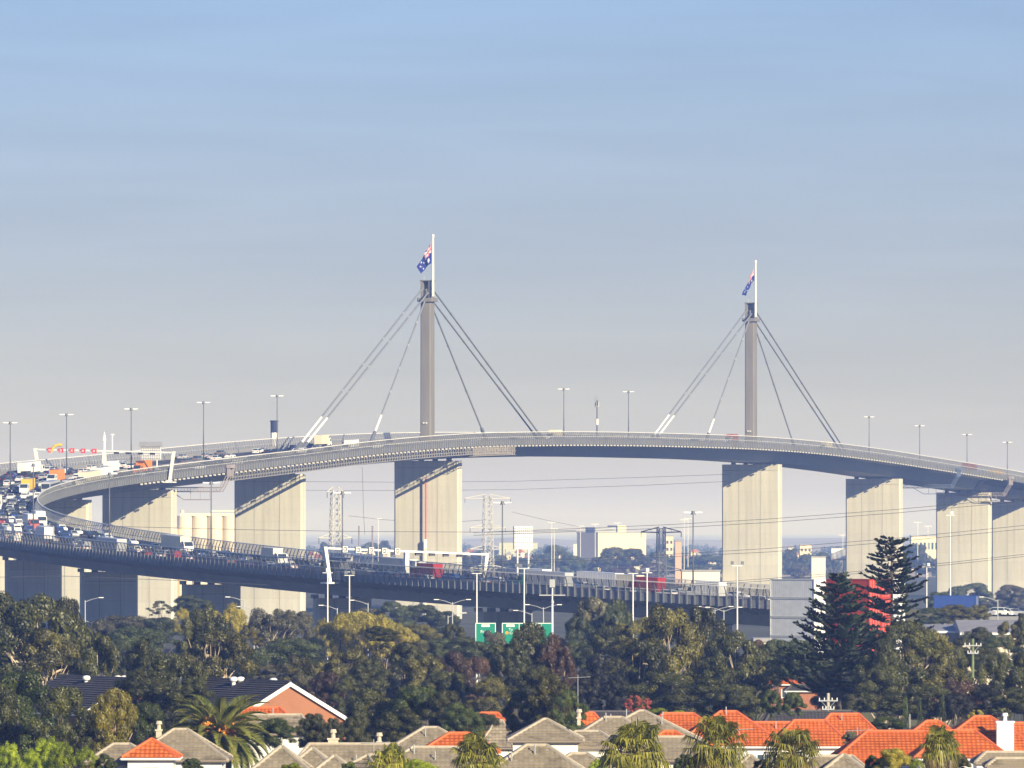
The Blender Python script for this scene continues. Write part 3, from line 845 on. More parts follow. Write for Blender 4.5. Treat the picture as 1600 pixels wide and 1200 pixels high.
def car(kind, colour, p, rz, scale=1.0):
    d = CARS[kind]
    r = empty(kind + '_car' if kind in ('sedan', 'hatchback', 'wagon') else ('delivery_van' if kind == 'van' else 'utility_truck'), p, rz)
    link_mesh('body', cached(('b', kind, colour), lambda: prof_body(d['body'], d['W'], d['W'] * 0.80, 'body', paint(colour))), r)
    def gl():
        b = MB(); W = d['W']
        zs = [q[1] for q in d['glass']]; z0, z1 = min(zs), max(zs)
        zb0 = min(q[1] for q in d['body']); zb1 = max(q[1] for q in d['body'])
        def half(z): return (W + (W * 0.80 - W) * max(0, (z - zb0 - .45) / (zb1 - zb0 - .45))) / 2
        for sd in (-1, 1):
            b.add([(sd * (half(z) + .012), y, z) for y, z in d['glass']], [(0, 1, 2, 3) if sd > 0 else (3, 2, 1, 0)])
        (y0, za), (y1, zb), (y2, zc), (y3, zd) = d['glass']
        for (ya, z_a, yb, z_b, off) in ((y2, zc, y3, zd, 0.05), (y0, za, y1, zb, -0.05)):
            b.quad((-half(z_a) + .1, ya + off, z_a + .02), (half(z_a) - .1, ya + off, z_a + .02), (half(z_b) - .1, yb + off, z_b + .02), (-half(z_b) + .1, yb + off, z_b + .02))
        return b.mesh('window', M['glass'])
    link_mesh('window', cached(('g', kind), gl), r)
    L, W = d['L'], d['W']
    for sx in (-1, 1):
        for yy in (-L * 0.29, L * 0.31):
            link_mesh('wheel', WHEEL, r, (sx * (W / 2 - 0.08), yy, 0.33))
    def lights(y, m_, z): 
        b = MB()
        for sx in (-1, 1): b.box((sx * (W / 2 - .28), y, z), (.36, .08, .18))
        return b.mesh('lamp', m_)
    link_mesh('headlight', cached(('h', kind), lambda: lights(L / 2, M['headlamp'], .68)), r)
    link_mesh('tail_light', cached(('t', kind), lambda: lights(-L / 2, M['redlamp'], .82)), r)
    return r
def truck(kind, cab, load, p, rz):
    r = empty({'box': 'box_truck', 'semi': 'semi_trailer', 'bus': 'bus', 'mixer': 'concrete_truck'}[kind], p, rz)
    if kind == 'bus':
        def f():
            b = MB(); b.loft([[(-1.25, y, z) for y, z in ((-6, .4), (-6, 3.0), (-5.8, 3.2), (5.8, 3.2), (6, 2.9), (6, .4))], [(1.25, y, z) for y, z in ((-6, .4), (-6, 3.0), (-5.8, 3.2), (5.8, 3.2), (6, 2.9), (6, .4))]]); return b.mesh('body', paint(load))
        link_mesh('body', cached(('bus', load), f), r)
        def g():
            b = MB()
            for sx in (-1, 1): b.box((sx * 1.255, 0, 2.1), (.03, 11.2, 1.0))
            b.box((0, 6.01, 2.1), (2.2, .04, 1.3)); b.box((0, -6.01, 2.4), (2.0, .04, .8)); return b.mesh('window', M['glass'])
        link_mesh('window', cached(('busg',), g), r); ys = (-3.6, 3.8)
    else:
        Lb = 6.2 if kind == 'box' else 12.5 if kind == 'semi' else 5
        def f():
            b = MB(); pr = ((0, .6), (0, 2.75), (.25, 2.9), (1.4, 2.8), (1.95, 1.75), (2.05, .6)); b.loft([[(-1.2, y, z) for y, z in pr], [(1.2, y, z) for y, z in pr]]); return b.mesh('cab', paint(cab))
        y0 = Lb / 2 - 0.6
        link_mesh('cab', cached(('cab', cab), f), r, (0, y0 + .35, 0))
        def g():
            b = MB(); b.quad((-1.05, 1.47, 2.75), (1.05, 1.47, 2.75), (1.05, 1.98, 1.8), (-1.05, 1.98, 1.8))
            for sx in (-1, 1): b.quad((sx * 1.21, .6, 1.8), (sx * 1.21, .6, 2.6), (sx * 1.21, 1.3, 2.6), (sx * 1.21, 1.7, 1.8))
            return b.mesh('window', M['glass'])
        link_mesh('window', cached(('cabg',), g), r, (0, y0 + .35, 0))
        def bx():
            b = MB(); b.box((0, 0, 2.5), (2.46, Lb, 2.75))
            for i in range(int(Lb / .8)):
                for sx in (-1, 1): b.box((sx * 1.245, -Lb / 2 + .4 + .8 * i, 2.5), (.03, .1, 2.6))
            b.box((0, 0, 3.9), (2.5, Lb + .04, .1)); b.box((0, -Lb / 2, 2.5), (.08, .06, 2.6)); return b.mesh('load_box', paint(load))
        link_mesh('load_box', cached(('box', kind, load), bx), r, (0, -.8, 0))
        def ch():
            b = MB(); b.box((0, 0, .95), (1.0, Lb + 3.0, .3)); b.box((0, Lb / 2 + 1.3, .6), (2.3, .5, .4)); return b.mesh('chassis', M['black'])
        link_mesh('chassis', cached(('ch', kind), ch), r)
        ys = (-Lb / 2 + .3, -Lb / 2 + 1.5, Lb / 2 + .6)
    for sx in (-1, 1):
        for yy in ys: link_mesh('wheel', BIGWHEEL, r, (sx * 1.05, yy, .52))
    return r

VEH_W = dict(sedan='sedan', hatchback='hatchback', wagon='tall wagon', van='van', ute='utility pick-up', box='box truck', semi='semi-trailer', bus='bus')
def zone(s, away):
    w = 'climbing' if away else 'descending'
    if s < -560: return w + ' the lower viaduct'
    if s < -300: return w + ' the left-hand bend'
    if s < 60: return w + ' the deck left of the crest'
    return w + ' the deck right of the crest'
def place(kind, colour, s, u, load=None):
    x, y, h, th, _ = st(s)
    p = P(s, u, 0.01)
    away = u < 0
    rz = -th + (0 if away else math.pi)
    sl_ = (st(s + 3)[2] - st(s - 3)[2]) / 6.0
    if kind in CARS: r = car(kind, colour, p, rz)
    else: r = truck(kind, colour, load, p, rz)
    r.rotation_euler = (math.atan(sl_) * (1 if away else -1), 0, rz)
    nm = (load if load else colour) + ' ' + VEH_W[kind]
    later(r, nm + ' ' + zone(s, away), 'car' if kind in ('sedan', 'hatchback', 'wagon') else 'van' if kind == 'van' else 'bus' if kind == 'bus' else 'truck', 'traffic on the bridge', px(p)[0])

def traffic():
    R = random.Random(21)
    lanes = (-15.6, -12.3, -9.0, -5.7, -2.6, 2.6, 5.7, 9.0, 12.3, 15.6)
    special = [  # kind, colour, station, lane, load
        ('semi', 'white', -311, 12.3, 'white'), ('box', 'white', -330, 5.7, 'orange'), ('box', 'white', -372, 9.0, 'yellow'), ('bus', 'white', -366, 14.0, 'silver'),
        ('semi', 'white', -330, 15.0, 'cream'), ('box', 'white', -405, 2.6, 'white'), ('box', 'white', -440, 9.0, 'cream'), ('box', 'white', -505, 14.0, 'white'),
        ('box', 'red', -520, 9.0, 'white'), ('semi', 'white', -655, -15.0, 'silver'), ('semi', 'white', -628, 12.3, 'cream'), ('box', 'white', -700, 5.7, 'cream'),
        ('semi', 'white', -748, 12.3, 'cream'), ('box', 'yellow', -762, -12.3, 'grey'), ('box', 'white', -770, 2.6, 'silver'),
        ('box', 'red', -792, -9.0, 'red'), ('box', 'red', -808, 9.0, 'white'), ('semi', 'white', -822, 15.0, 'white'), ('semi', 'green', -835, -12.3, 'silver'),
        ('box', 'white', -842, 5.7, 'cream'), ('box', 'red', -858, -5.7, 'red'), ('box', 'white', -880, -12.3, 'white'), ('semi', 'white', -300, -12.3, 'white'),
        ('box', 'orange', -268, 9.0, 'orange'), ('box', 'white', -277, 2.6, 'white'), ('semi', 'red', 560, 14.5, 'red'), ('box', 'white', 372, 14.5, 'cream'),
        ('box', 'white', 70, 15.0, 'cream'), ('box', 'white', -118, 15.0, 'white'), ('semi', 'white', 618, 9.0, 'yellow'), ('box', 'white', -70, -12.3, 'cream'), ('box', 'white', 258, 15.0, 'red'),
        ('box', 'white', -585, -5.7, 'white')]
    occ = []
    for k, c, s, u, l in special:
        place(k, c, s, u, l); occ.append((s, u, 10.5 if k == 'semi' else 7.0))
    for u in lanes:
        s = -890 + R.uniform(0, 6)
        while s < 700:
            if s < -570: gap = R.uniform(15, 34)
            elif s < -290: gap = R.uniform(9.5, 20)
            elif s < -100: gap = R.uniform(22, 70)
            else: gap = R.uniform(45, 150)
            ok = all(abs(s - a) > L + 3.2 or abs(u - b) > 2.6 for a, b, L in occ)
            # only what the picture shows: in frame and not behind the parapet of the crest
            X, Y = px(P(s, u, 1))
            if s > -100 and u < 11: ok = False
            if -20 < X < 1620 and ok and not (s < -570 and u < -14 and R.random() < 0.2):
                k = R.choices(('sedan', 'hatchback', 'wagon', 'van', 'ute'), (5, 3, 4, 2, 2))[0]
                c = R.choices(('white', 'silver', 'grey', 'black', 'blue', 'red'), (7, 4, 3, 3, 3, .6))[0]
                place(k, c, s, u)
            s += gap
traffic()

# ------------------------------------------------------------------ trees
def tube_chain(b, a, c, r0, r1, rnd, n=4, wob=0.12, sides=5):
    pts = []
    L = (Vector(c) - Vector(a)).length
    for i in range(n + 1):
        t = i / n
        p = Vector(a).lerp(Vector(c), t)
        if 0 < i < n: p += Vector((rnd.uniform(-1, 1), rnd.uniform(-1, 1), rnd.uniform(-.6, .6))) * wob * L * 0.5
        pts.append(p)
    b.chain(pts, [r0 + (r1 - r0) * i / n for i in range(n + 1)], sides)
    return pts
def leaf_cloud(b, c, rad, n, size, rnd, flat=0.8, droop=0.0):
    for _ in range(n):
        th = rnd.uniform(0, 2 * math.pi); ph = math.acos(rnd.uniform(-0.75, 1)); rr = rad * (rnd.random() ** 0.45)
        d = Vector((math.sin(ph) * math.cos(th), math.sin(ph) * math.sin(th), math.cos(ph) * flat))
        p = Vector(c) + d * rr
        nrm = (d + Vector((rnd.uniform(-1, 1), rnd.uniform(-1, 1), rnd.uniform(-1, 1))) * 0.5).normalized()
        u = nrm.cross(Vector((rnd.uniform(-1, 1), rnd.uniform(-1, 1), rnd.uniform(-1, 1) - droop)))
        if u.length < 1e-3: continue
        u.normalize(); w = nrm.cross(u)
        s = size * rnd.uniform(0.6, 1.4)
        u *= s * 0.5; w *= s * 0.28
        o = len(b.v)
        b.v += [tuple(p - u), tuple(p + w), tuple(p + u), tuple(p - w)]
        b.f.append((o, o + 1, o + 2, o + 3)); b.m.append(0)
def make_tree_proto(seed, style):
    """unit: crown radius 1 horizontally; height 0..1 vertically is scaled by the user; built at 10 m scale"""
    rnd = random.Random(seed)
    crown, wood = MB(), MB()
    R, H = 5.0, 10.0
    if style == 'gum': ncl, base, leaf, per, cr_ = 34, 0.34, 0.27, 800, (0.9, 1.6)
    elif style == 'dense': ncl, base, leaf, per, cr_ = 44, 0.12, 0.26, 800, (1.1, 1.8)
    elif style == 'poplar': ncl, base, leaf, per, cr_ = 34, 0.10, 0.26, 560, (0.7, 1.2)
    else: ncl, base, leaf, per, cr_ = 26, 0.30, 0.28, 420, (0.7, 1.2)
    wood_pts = [Vector((0, 0, 0)), Vector((rnd.uniform(-.3, .3), rnd.uniform(-.3, .3), H * base)), Vector((rnd.uniform(-.6, .6), rnd.uniform(-.6, .6), H * 0.62))]
    wood.chain(wood_pts, [0.38, 0.28, 0.14], 7)
    for i in range(ncl):
        z = base + (1 - base) * (rnd.random() ** 0.8)
        t = (z - base) / (1 - base)
        env = math.sin(math.pi * min(1, 0.16 + 0.80 * t)) ** 0.6 if style != 'poplar' else (1 - t) ** 0.5 * 0.8 + 0.12
        a = rnd.uniform(0, 2 * math.pi)
        rr = R * env * (0.25 + 0.70 * rnd.random() ** 0.5)
        c = Vector((rr * math.cos(a), rr * math.sin(a), H * z * 0.93))
        k = rnd.uniform(*cr_)
        leaf_cloud(crown, c, k, int(per * k * k / 1.6), leaf, rnd, 0.72 if style != 'poplar' else 1.3, 0.6)
        if rnd.random() < (0.85 if style in ('gum', 'open') else 0.4):
            at_ = wood_pts[1].lerp(wood_pts[2], rnd.random())
            tube_chain(wood, at_, c + Vector((0, 0, 0.3)), 0.12, 0.03, rnd, 4, 0.18, 5)
    return crown.mesh('crown', leaf_mat('leaf_default', (.02, .03, .01), (.06, .07, .02))), wood.mesh('trunk', mat('bark', (.2, .17, .13), .9, .3, 1.5))
PROTO = {}
for st_ in ('gum', 'dense', 'poplar', 'open'):
    PROTO[st_] = [make_tree_proto(100 * i + hash_, st_) for i, hash_ in zip(range(4 if st_ in ('gum', 'dense') else 2), (11, 12, 13, 14))]
LEAF = {
    'dark': leaf_mat('leaf_dark', (.010, .016, .003), (.105, .106, .022), .2),
    'olive': leaf_mat('leaf_olive', (.022, .026, .004), (.200, .178, .034), .22),
    'green': leaf_mat('leaf_green', (.012, .026, .004), (.120, .150, .022), .22),
    'bluegreen': leaf_mat('leaf_bluegreen', (.014, .025, .007), (.100, .118, .034), .2),
    'yellow': leaf_mat('leaf_yellow', (.14, .125, .015), (.50, .42, .06), .4),
    'lime': leaf_mat('leaf_lime', (.12, .17, .012), (.50, .56, .04), .45),
    'brown': leaf_mat('leaf_brown', (.035, .022, .014), (.11, .060, .032), .2),
    'verydark': leaf_mat('leaf_verydark', (.010, .014, .008), (.034, .032, .020), .15),
    'red': leaf_mat('leaf_red', (.25, .05, .035), (.50, .13, .09), .3),
    'grey': leaf_mat('leaf_grey', (.055, .058, .03), (.20, .185, .10), .28),
    'pine': leaf_mat('leaf_pine', (.010, .022, .010), (.035, .055, .020), .12),
}
BARK = {'pale': mat('bark_pale', (.52, .42, .31), .85, .3, 1.2), 'dark': mat('bark_dark', (.10, .08, .06), .9, .3, 1.2)}
TREE_WORDS = {('gum', 'dark'): 'dark open-crowned gum tree', ('dense', 'dark'): 'dense dark green tree', ('gum', 'olive'): 'olive-green gum tree', ('dense', 'olive'): 'rounded olive-green tree',
              ('dense', 'green'): 'rounded mid-green tree', ('gum', 'bluegreen'): 'blue-green gum tree', ('dense', 'bluegreen'): 'dense blue-green tree', ('poplar', 'yellow'): 'yellow-green upright tree',
              ('dense', 'brown'): 'brownish bushy tree', ('dense', 'verydark'): 'nearly black dense tree', ('gum', 'grey'): 'grey-green feathery tree', ('open', 'yellow'): 'sparse yellow-leaved tree',
              ('poplar', 'lime'): 'bright lime-green shrub', ('open', 'red'): 'coral red autumn shrub', ('dense', 'grey'): 'hazy grey-green tree', ('dense', 'yellow'): 'yellow-flecked bush', ('open', 'dark'): 'open dark tree',
              ('poplar', 'green'): 'slim green conifer', ('gum', 'green'): 'mid-green open tree', ('gum', 'yellow'): 'broad yellow-green tree', ('dense', 'lime'): 'low lime-green hedge', ('gum', 'brown'): 'brown-tinged open tree', ('poplar', 'dark'): 'dark pointed tree'}
def band(d):
    if d < 560: return 'in front of the house roofs'
    if d < 700: return 'just behind the house roofs'
    if d < 930: return 'in the dark tree belt'
    if d < 1500: return 'in the hazy belt before the viaduct'
    if d < 2450: return 'around the bridge piers'
    return 'far behind the bridge'
def tree(x, ytop, wpx, d, style, col, bark='dark', botpx=None, vi=None):
    top = at(x, ytop, d)
    H = max(1.5, top.z)
    w = wpx * d / F
    rnd = random.Random(int(x * 13 + ytop * 7 + d))
    r = empty('tree' if H > 4 else 'shrub', (top.x, d, 0), rnd.uniform(0, 6.28))
    pr = PROTO[style][(vi if vi is not None else rnd.randrange(9)) % len(PROTO[style])]
    k = (w / 10.6, w / 10.6 * rnd.uniform(.85, 1.1), H / 10.0)
    z0 = 0.0
    if botpx is not None:                 # crown sits high on a clear trunk
        zb = max(0.0, at(x, botpx, d).z)
        lo = 0.30 if style in ('gum', 'open') else 0.05
        # crown geometry spans lo..1 of its height
        kz = (H - zb) / (10.0 * (1 - lo)); z0 = H - 10.0 * kz
    else:
        kz = H / 10.0
    c = link_mesh('crown', pr[0], r, (0, 0, z0), 0, (k[0], k[1], kz))
    c.material_slots[0].link = 'OBJECT'; c.material_slots[0].material = LEAF[col]
    t = link_mesh('trunk', pr[1], r, (0, 0, z0 if z0 < 0 else 0), 0, (k[0], k[1], kz if z0 <= 0 else (H / 10.0)))
    t.material_slots[0].link = 'OBJECT'; t.material_slots[0].material = BARK[bark]
    later(r, TREE_WORDS.get((style, col), col + ' ' + style + ' tree') + ' ' + band(d), 'tree' if H > 4 else 'shrub', 'trees ' + band(d), x)
    return r
G, D_, Pp, O_ = 'gum', 'dense', 'poplar', 'open'
TREES = [
    # x, top row, width px, distance, style, foliage, bark, crown bottom row
    (50, 912, 185, 830, G, 'dark', 'pale', 1085), (105, 935, 80, 850, D_, 'dark', 'dark', 1060), (5, 925, 90, 860, D_, 'dark', 'dark', 1070), (75, 985, 150, 780, G, 'olive', 'pale', 1090),
    (150, 990, 90, 760, G, 'dark', 'pale', 1090), (30, 1050, 150, 640, D_, 'green', 'dark', 1200), (105, 1075, 110, 620, D_, 'dark', 'dark', 1200), (-10, 1060, 90, 630, D_, 'dark', 'dark', 1200), (140, 1110, 70, 600, D_, 'dark', 'dark', 1200),
    (178, 1078, 84, 545, G, 'yellow', 'pale', 1190), (228, 1098, 72, 585, D_, 'green', 'dark', 1180), (262, 1110, 60, 600, D_, 'verydark', 'dark', 1180),
    (75, 1150, 90, 470, Pp, 'lime', 'dark', 1215), (15, 1158, 60, 465, Pp, 'lime', 'dark', 1215), (135, 1165, 60, 480, Pp, 'lime', 'dark', 1215), (50, 1172, 60, 462, Pp, 'lime', 'dark', 1215),
    (232, 1000, 110, 770, G, 'dark', 'pale', 1090), (318, 948, 90, 880, G, 'dark', 'pale', 1040), (340, 985, 120, 840, G, 'olive', 'pale', 1075), (275, 1010, 120, 730, G, 'dark', 'pale', 1115), (230, 1045, 110, 715, D_, 'dark', 'dark', 1120), (300, 1060, 90, 710, D_, 'dark', 'dark', 1120),
    (185, 1000, 80, 960, D_, 'bluegreen', 'dark', 1060), (195, 962, 150, 1200, D_, 'grey', 'dark', 1010), (160, 968, 70, 1180, G, 'grey', 'dark', 1010), (250, 965, 80, 1190, D_, 'bluegreen', 'dark', 1015), (210, 980, 120, 1050, D_, 'bluegreen', 'dark', 1040),
    (252, 938, 55, 1450, O_, 'dark', 'dark', 962), (300, 930, 70, 1400, D_, 'bluegreen', 'dark', 965), (328, 946, 34, 1160, Pp, 'yellow', 'dark', 990), (362, 944, 52, 1150, Pp, 'yellow', 'dark', 1000), (285, 948, 40, 1170, Pp, 'yellow', 'dark', 990),
    (390, 980, 60, 1120, Pp, 'yellow', 'dark', 1010), (385, 1005, 80, 950, D_, 'bluegreen', 'dark', 1075), (430, 943, 90, 1130, G, 'grey', 'pale', 1010), (468, 955, 60, 1160, D_, 'grey', 'dark', 1010), (410, 960, 60, 1150, D_, 'grey', 'dark', 1010), (445, 998, 130, 960, D_, 'bluegreen', 'dark', 1065), (390, 1020, 70, 940, D_, 'green', 'dark', 1070),
    (420, 1038, 55, 900, D_, 'grey', 'dark', 1075), (470, 1025, 90, 900, G, 'olive', 'dark', 1080), (505, 965, 50, 1120, Pp, 'yellow', 'dark', 1020), (535, 960, 70, 1090, Pp, 'yellow', 'dark', 1030), (565, 958, 75, 1085, Pp, 'yellow', 'dark', 1030), (600, 962, 80, 1080, Pp, 'yellow', 'dark', 1030), (625, 975, 50, 1090, Pp, 'yellow', 'dark', 1030),
    (615, 940, 70, 1420, D_, 'bluegreen', 'dark', 985), (660, 945, 80, 1430, D_, 'bluegreen', 'dark', 990), (695, 955, 60, 1440, D_, 'bluegreen', 'dark', 990), (575, 950, 60, 1440, D_, 'grey', 'dark', 985), (655, 975, 90, 1150, D_, 'olive', 'dark', 1020),
    (595, 978, 58, 900, D_, 'dark', 'dark', 1003), (600, 1003, 80, 895, O_, 'olive', 'pale', 1050), (540, 1015, 110, 860, G, 'olive', 'dark', 1085), (640, 1005, 110, 860, G, 'dark', 'pale', 1080), (575, 1030, 70, 850, D_, 'dark', 'dark', 1090), (665, 1025, 90, 850, G, 'olive', 'dark', 1090),
    (708, 970, 45, 1020, G, 'dark', 'dark', 1010), (735, 995, 100, 980, D_, 'bluegreen', 'dark', 1050), (690, 998, 60, 1000, D_, 'bluegreen', 'dark', 1045), (770, 985, 60, 1000, G, 'grey', 'dark', 1035), (770, 1005, 70, 980, D_, 'bluegreen', 'dark', 1050),
    (700, 1018, 75, 870, D_, 'brown', 'dark', 1090), (745, 1028, 80, 880, D_, 'brown', 'dark', 1110), (510, 1050, 75, 800, D_, 'brown', 'dark', 1120), (545, 1060, 70, 790, D_, 'dark', 'dark', 1120), (470, 1055, 60, 820, D_, 'grey', 'dark', 1110),
    (580, 1075, 95, 665, D_, 'dark', 'dark', 1185), (555, 1110, 60, 640, D_, 'dark', 'dark', 1185), (655, 1072, 100, 660, D_, 'green', 'dark', 1160), (700, 1080, 80, 655, D_, 'dark', 'dark', 1150), (625, 1105, 80, 640, D_, 'dark', 'dark', 1160), (720, 1098, 70, 650, D_, 'green', 'dark', 1160),
    (490, 1115, 62, 605, D_, 'dark', 'dark', 1170), (430, 1122, 75, 600, D_, 'green', 'dark', 1175), (520, 1122, 40, 600, D_, 'dark', 'dark', 1170), (770, 1060, 80, 760, D_, 'olive', 'dark', 1130), (755, 1115, 60, 690, D_, 'dark', 'dark', 1160),
    (830, 975, 100, 820, G, 'dark', 'pale', 1080), (870, 990, 70, 815, G, 'brown', 'pale', 1080), (800, 1000, 80, 810, G, 'dark', 'dark', 1090), (860, 1054, 90, 650, D_, 'olive', 'dark', 1150), (815, 1078, 70, 655, D_, 'dark', 'dark', 1160), (890, 1080, 60, 640, D_, 'green', 'dark', 1150), (830, 1040, 90, 780, D_, 'dark', 'dark', 1110),
    (930, 935, 90, 1060, G, 'grey', 'dark', 1030), (965, 938, 70, 1050, G, 'bluegreen', 'dark', 1020), (900, 965, 70, 1040, D_, 'bluegreen', 'dark', 1040), (905, 1000, 70, 1000, D_, 'bluegreen', 'dark', 1050), (955, 980, 100, 960, D_, 'dark', 'dark', 1060), (1000, 965, 90, 940, D_, 'olive', 'dark', 1050),
    (938, 1024, 70, 850, D_, 'verydark', 'dark', 1115), (915, 1050, 60, 830, D_, 'verydark', 'dark', 1115), (965, 1055, 60, 820, D_, 'verydark', 'dark', 1115),
    (1045, 945, 110, 870, G, 'olive', 'pale', 1050), (1095, 948, 100, 880, G, 'dark', 'pale', 1060), (1145, 975, 100, 870, G, 'dark', 'pale', 1080), (1005, 1000, 110, 830, G, 'dark', 'pale', 1090), (1070, 1005, 130, 820, G, 'olive', 'pale', 1110), (1130, 1025, 120, 810, G, 'dark', 'pale', 1120), (1170, 1040, 70, 820, G, 'dark', 'pale', 1115), (1030, 1050, 120, 780, D_, 'dark', 'dark', 1120), (1100, 1060, 120, 770, D_, 'dark', 'dark', 1125), (1155, 1070, 80, 765, D_, 'dark', 'dark', 1130),
    (990, 1085, 40, 660, O_, 'red', 'dark', 1118), (1012, 1090, 22, 655, O_, 'red', 'dark', 1110), (1025, 1106, 50, 645, D_, 'lime', 'dark', 1130), (1060, 1110, 40, 650, D_, 'lime', 'dark', 1130), (1180, 1000, 40, 950, D_, 'brown', 'dark', 1050), (1195, 1010, 50, 960, D_, 'grey', 'dark', 1050),
    (1205, 1078, 40, 700, D_, 'green', 'dark', 1125), (1240, 1082, 40, 700, D_, 'green', 'dark', 1125), (1215, 1000, 70, 900, D_, 'bluegreen', 'dark', 1060), (1250, 1000, 80, 930, D_, 'bluegreen', 'dark', 1060), (1200, 1030, 60, 880, D_, 'olive', 'dark', 1085),
    (1420, 972, 110, 800, G, 'dark', 'pale', 1040), (1380, 1000, 100, 790, G, 'dark', 'pale', 1090), (1450, 985, 100, 810, G, 'olive', 'pale', 1080), (1410, 1030, 130, 770, G, 'dark', 'pale', 1115), (1370, 1045, 90, 760, D_, 'dark', 'dark', 1120), (1470, 1040, 110, 770, G, 'olive', 'pale', 1115), (1500, 1060, 90, 760, G, 'brown', 'pale', 1125), (1440, 1070, 110, 750, D_, 'dark', 'dark', 1125), (1490, 1010, 60, 860, D_, 'dark', 'dark', 1080),
    (1525, 980, 70, 960, D_, 'dark', 'dark', 1030), (1560, 995, 80, 950, D_, 'bluegreen', 'dark', 1050), (1580, 965, 50, 980, G, 'olive', 'dark', 1010), (1600, 960, 50, 980, G, 'dark', 'dark', 1020), (1535, 1010, 80, 900, D_, 'dark', 'dark', 1070), (1565, 1025, 90, 780, G, 'dark', 'dark', 1110), (1600, 1020, 70, 780, D_, 'dark', 'dark', 1115), (1530, 1070, 80, 760, D_, 'verydark', 'dark', 1125), (1585, 1075, 80, 750, D_, 'dark', 'dark', 1125), (1495, 1085, 60, 745, D_, 'verydark', 'dark', 1130),
    (1415, 1085, 14, 735, Pp, 'green', 'dark', 1140), (1437, 1088, 14, 735, Pp, 'green', 'dark', 1140), (1472, 1080, 16, 735, Pp, 'green', 'dark', 1140), (1385, 1120, 60, 640, D_, 'green', 'dark', 1145), (1525, 1108, 36, 640, O_, 'yellow', 'dark', 1130),
    (1395, 1170, 60, 430, D_, 'yellow', 'dark', 1215), (1365, 1180, 34, 432, D_, 'green', 'dark', 1215), (1330, 1143, 30, 560, D_, 'grey', 'dark', 1165), (1432, 1182, 40, 428, Pp, 'lime', 'dark', 1220),
    (1470, 925, 60, 1700, D_, 'bluegreen', 'dark', 960), (1490, 945, 70, 1350, D_, 'olive', 'dark', 975), (1455, 950, 60, 1330, D_, 'bluegreen', 'dark', 975), (1525, 945, 50, 1360, D_, 'olive', 'dark', 970),
    (1520, 911, 70, 2350, D_, 'bluegreen', 'dark', 950), (1495, 917, 45, 2340, D_, 'bluegreen', 'dark', 950), (1580, 914, 60, 2360, D_, 'grey', 'dark', 950), (1550, 930, 50, 2360, D_, 'grey', 'dark', 955), (1605, 915, 60, 2360, D_, 'grey', 'dark', 955),
    (558, 957, 105, 1095, G, 'yellow', 'dark', 1028), (612, 966, 80, 1092, G, 'yellow', 'dark', 1028), (515, 974, 70, 1100, G, 'yellow', 'dark', 1030), (352, 946, 70, 1155, G, 'yellow', 'dark', 995),
    (100, 1158, 50, 468, Pp, 'lime', 'dark', 1215), (165, 1178, 40, 472, D_, 'green', 'dark', 1220), (455, 1192, 34, 440, D_, 'lime', 'dark', 1215), (655, 1186, 60, 445, D_, 'lime', 'dark', 1220), (640, 1190, 40, 440, Pp, 'lime', 'dark', 1220), (300, 1185, 40, 500, D_, 'green', 'dark', 1215), (935, 1186, 30, 450, D_, 'lime', 'dark', 1215), (1070, 1178, 40, 455, D_, 'green', 'dark', 1220), (1190, 1186, 30, 450, D_, 'olive', 'dark', 1215), (1350, 1150, 40, 560, D_, 'green', 'dark', 1170), (1500, 1178, 36, 470, D_, 'olive', 'dark', 1215), (545, 1190, 26, 440, D_, 'green', 'dark', 1215),
    (1300, 1045, 90, 880, D_, 'verydark', 'dark', 1110), (1340, 1060, 80, 840, D_, 'dark', 'dark', 1110), (1265, 1030, 70, 960, D_, 'dark', 'dark', 1080), (1330, 1010, 90, 930, D_, 'bluegreen', 'dark', 1070), (545, 1035, 80, 900, D_, 'olive', 'dark', 1100), (600, 1045, 80, 880, D_, 'dark', 'dark', 1110), (480, 1005, 70, 1000, D_, 'bluegreen', 'dark', 1060), (60, 1000, 120, 900, D_, 'dark', 'dark', 1090), (1225, 1040, 70, 930, D_, 'olive', 'dark', 1080), (700, 1050, 90, 820, D_, 'dark', 'dark', 1120),
    # behind the near viaduct
    (870, 852, 60, 4500, D_, 'bluegreen', 'dark', 900), (840, 866, 70, 4350, D_, 'bluegreen', 'dark', 905), (900, 868, 60, 4200, D_, 'green', 'dark', 905), (960, 855, 60, 4200, D_, 'dark', 'dark', 905), (990, 857, 60, 4200, D_, 'dark', 'dark', 905), (1025, 863, 45, 4275, D_, 'bluegreen', 'dark', 905), (940, 870, 50, 4125, D_, 'dark', 'dark', 910), (1060, 872, 70, 4500, D_, 'bluegreen', 'dark', 910), (1105, 868, 90, 4500, D_, 'bluegreen', 'dark', 910), (1020, 880, 50, 4050, G, 'brown', 'dark', 910), (975, 885, 70, 3975, D_, 'brown', 'dark', 915), (1090, 885, 60, 3975, D_, 'bluegreen', 'dark', 915),
    (580, 848, 40, 5100, D_, 'bluegreen', 'dark', 890), (600, 845, 30, 5100, D_, 'bluegreen', 'dark', 890), (508, 847, 22, 5100, D_, 'bluegreen', 'dark', 880), (740, 862, 50, 4350, D_, 'bluegreen', 'dark', 900), (775, 868, 50, 4350, D_, 'bluegreen', 'dark', 900), (810, 870, 50, 4350, D_, 'bluegreen', 'dark', 905),
    (1235, 858, 36, 4500, D_, 'bluegreen', 'dark', 905), (1262, 866, 40, 4500, D_, 'bluegreen', 'dark', 905), (1290, 863, 44, 4500, D_, 'bluegreen', 'dark', 905), (1250, 880, 40, 4200, G, 'grey', 'dark', 912), (1300, 884, 50, 4200, G, 'grey', 'dark', 912), (1432, 850, 50, 4350, D_, 'bluegreen', 'dark', 940), (1448, 870, 40, 4200, D_, 'bluegreen', 'dark', 940),
]
for t in TREES: tree(*t)

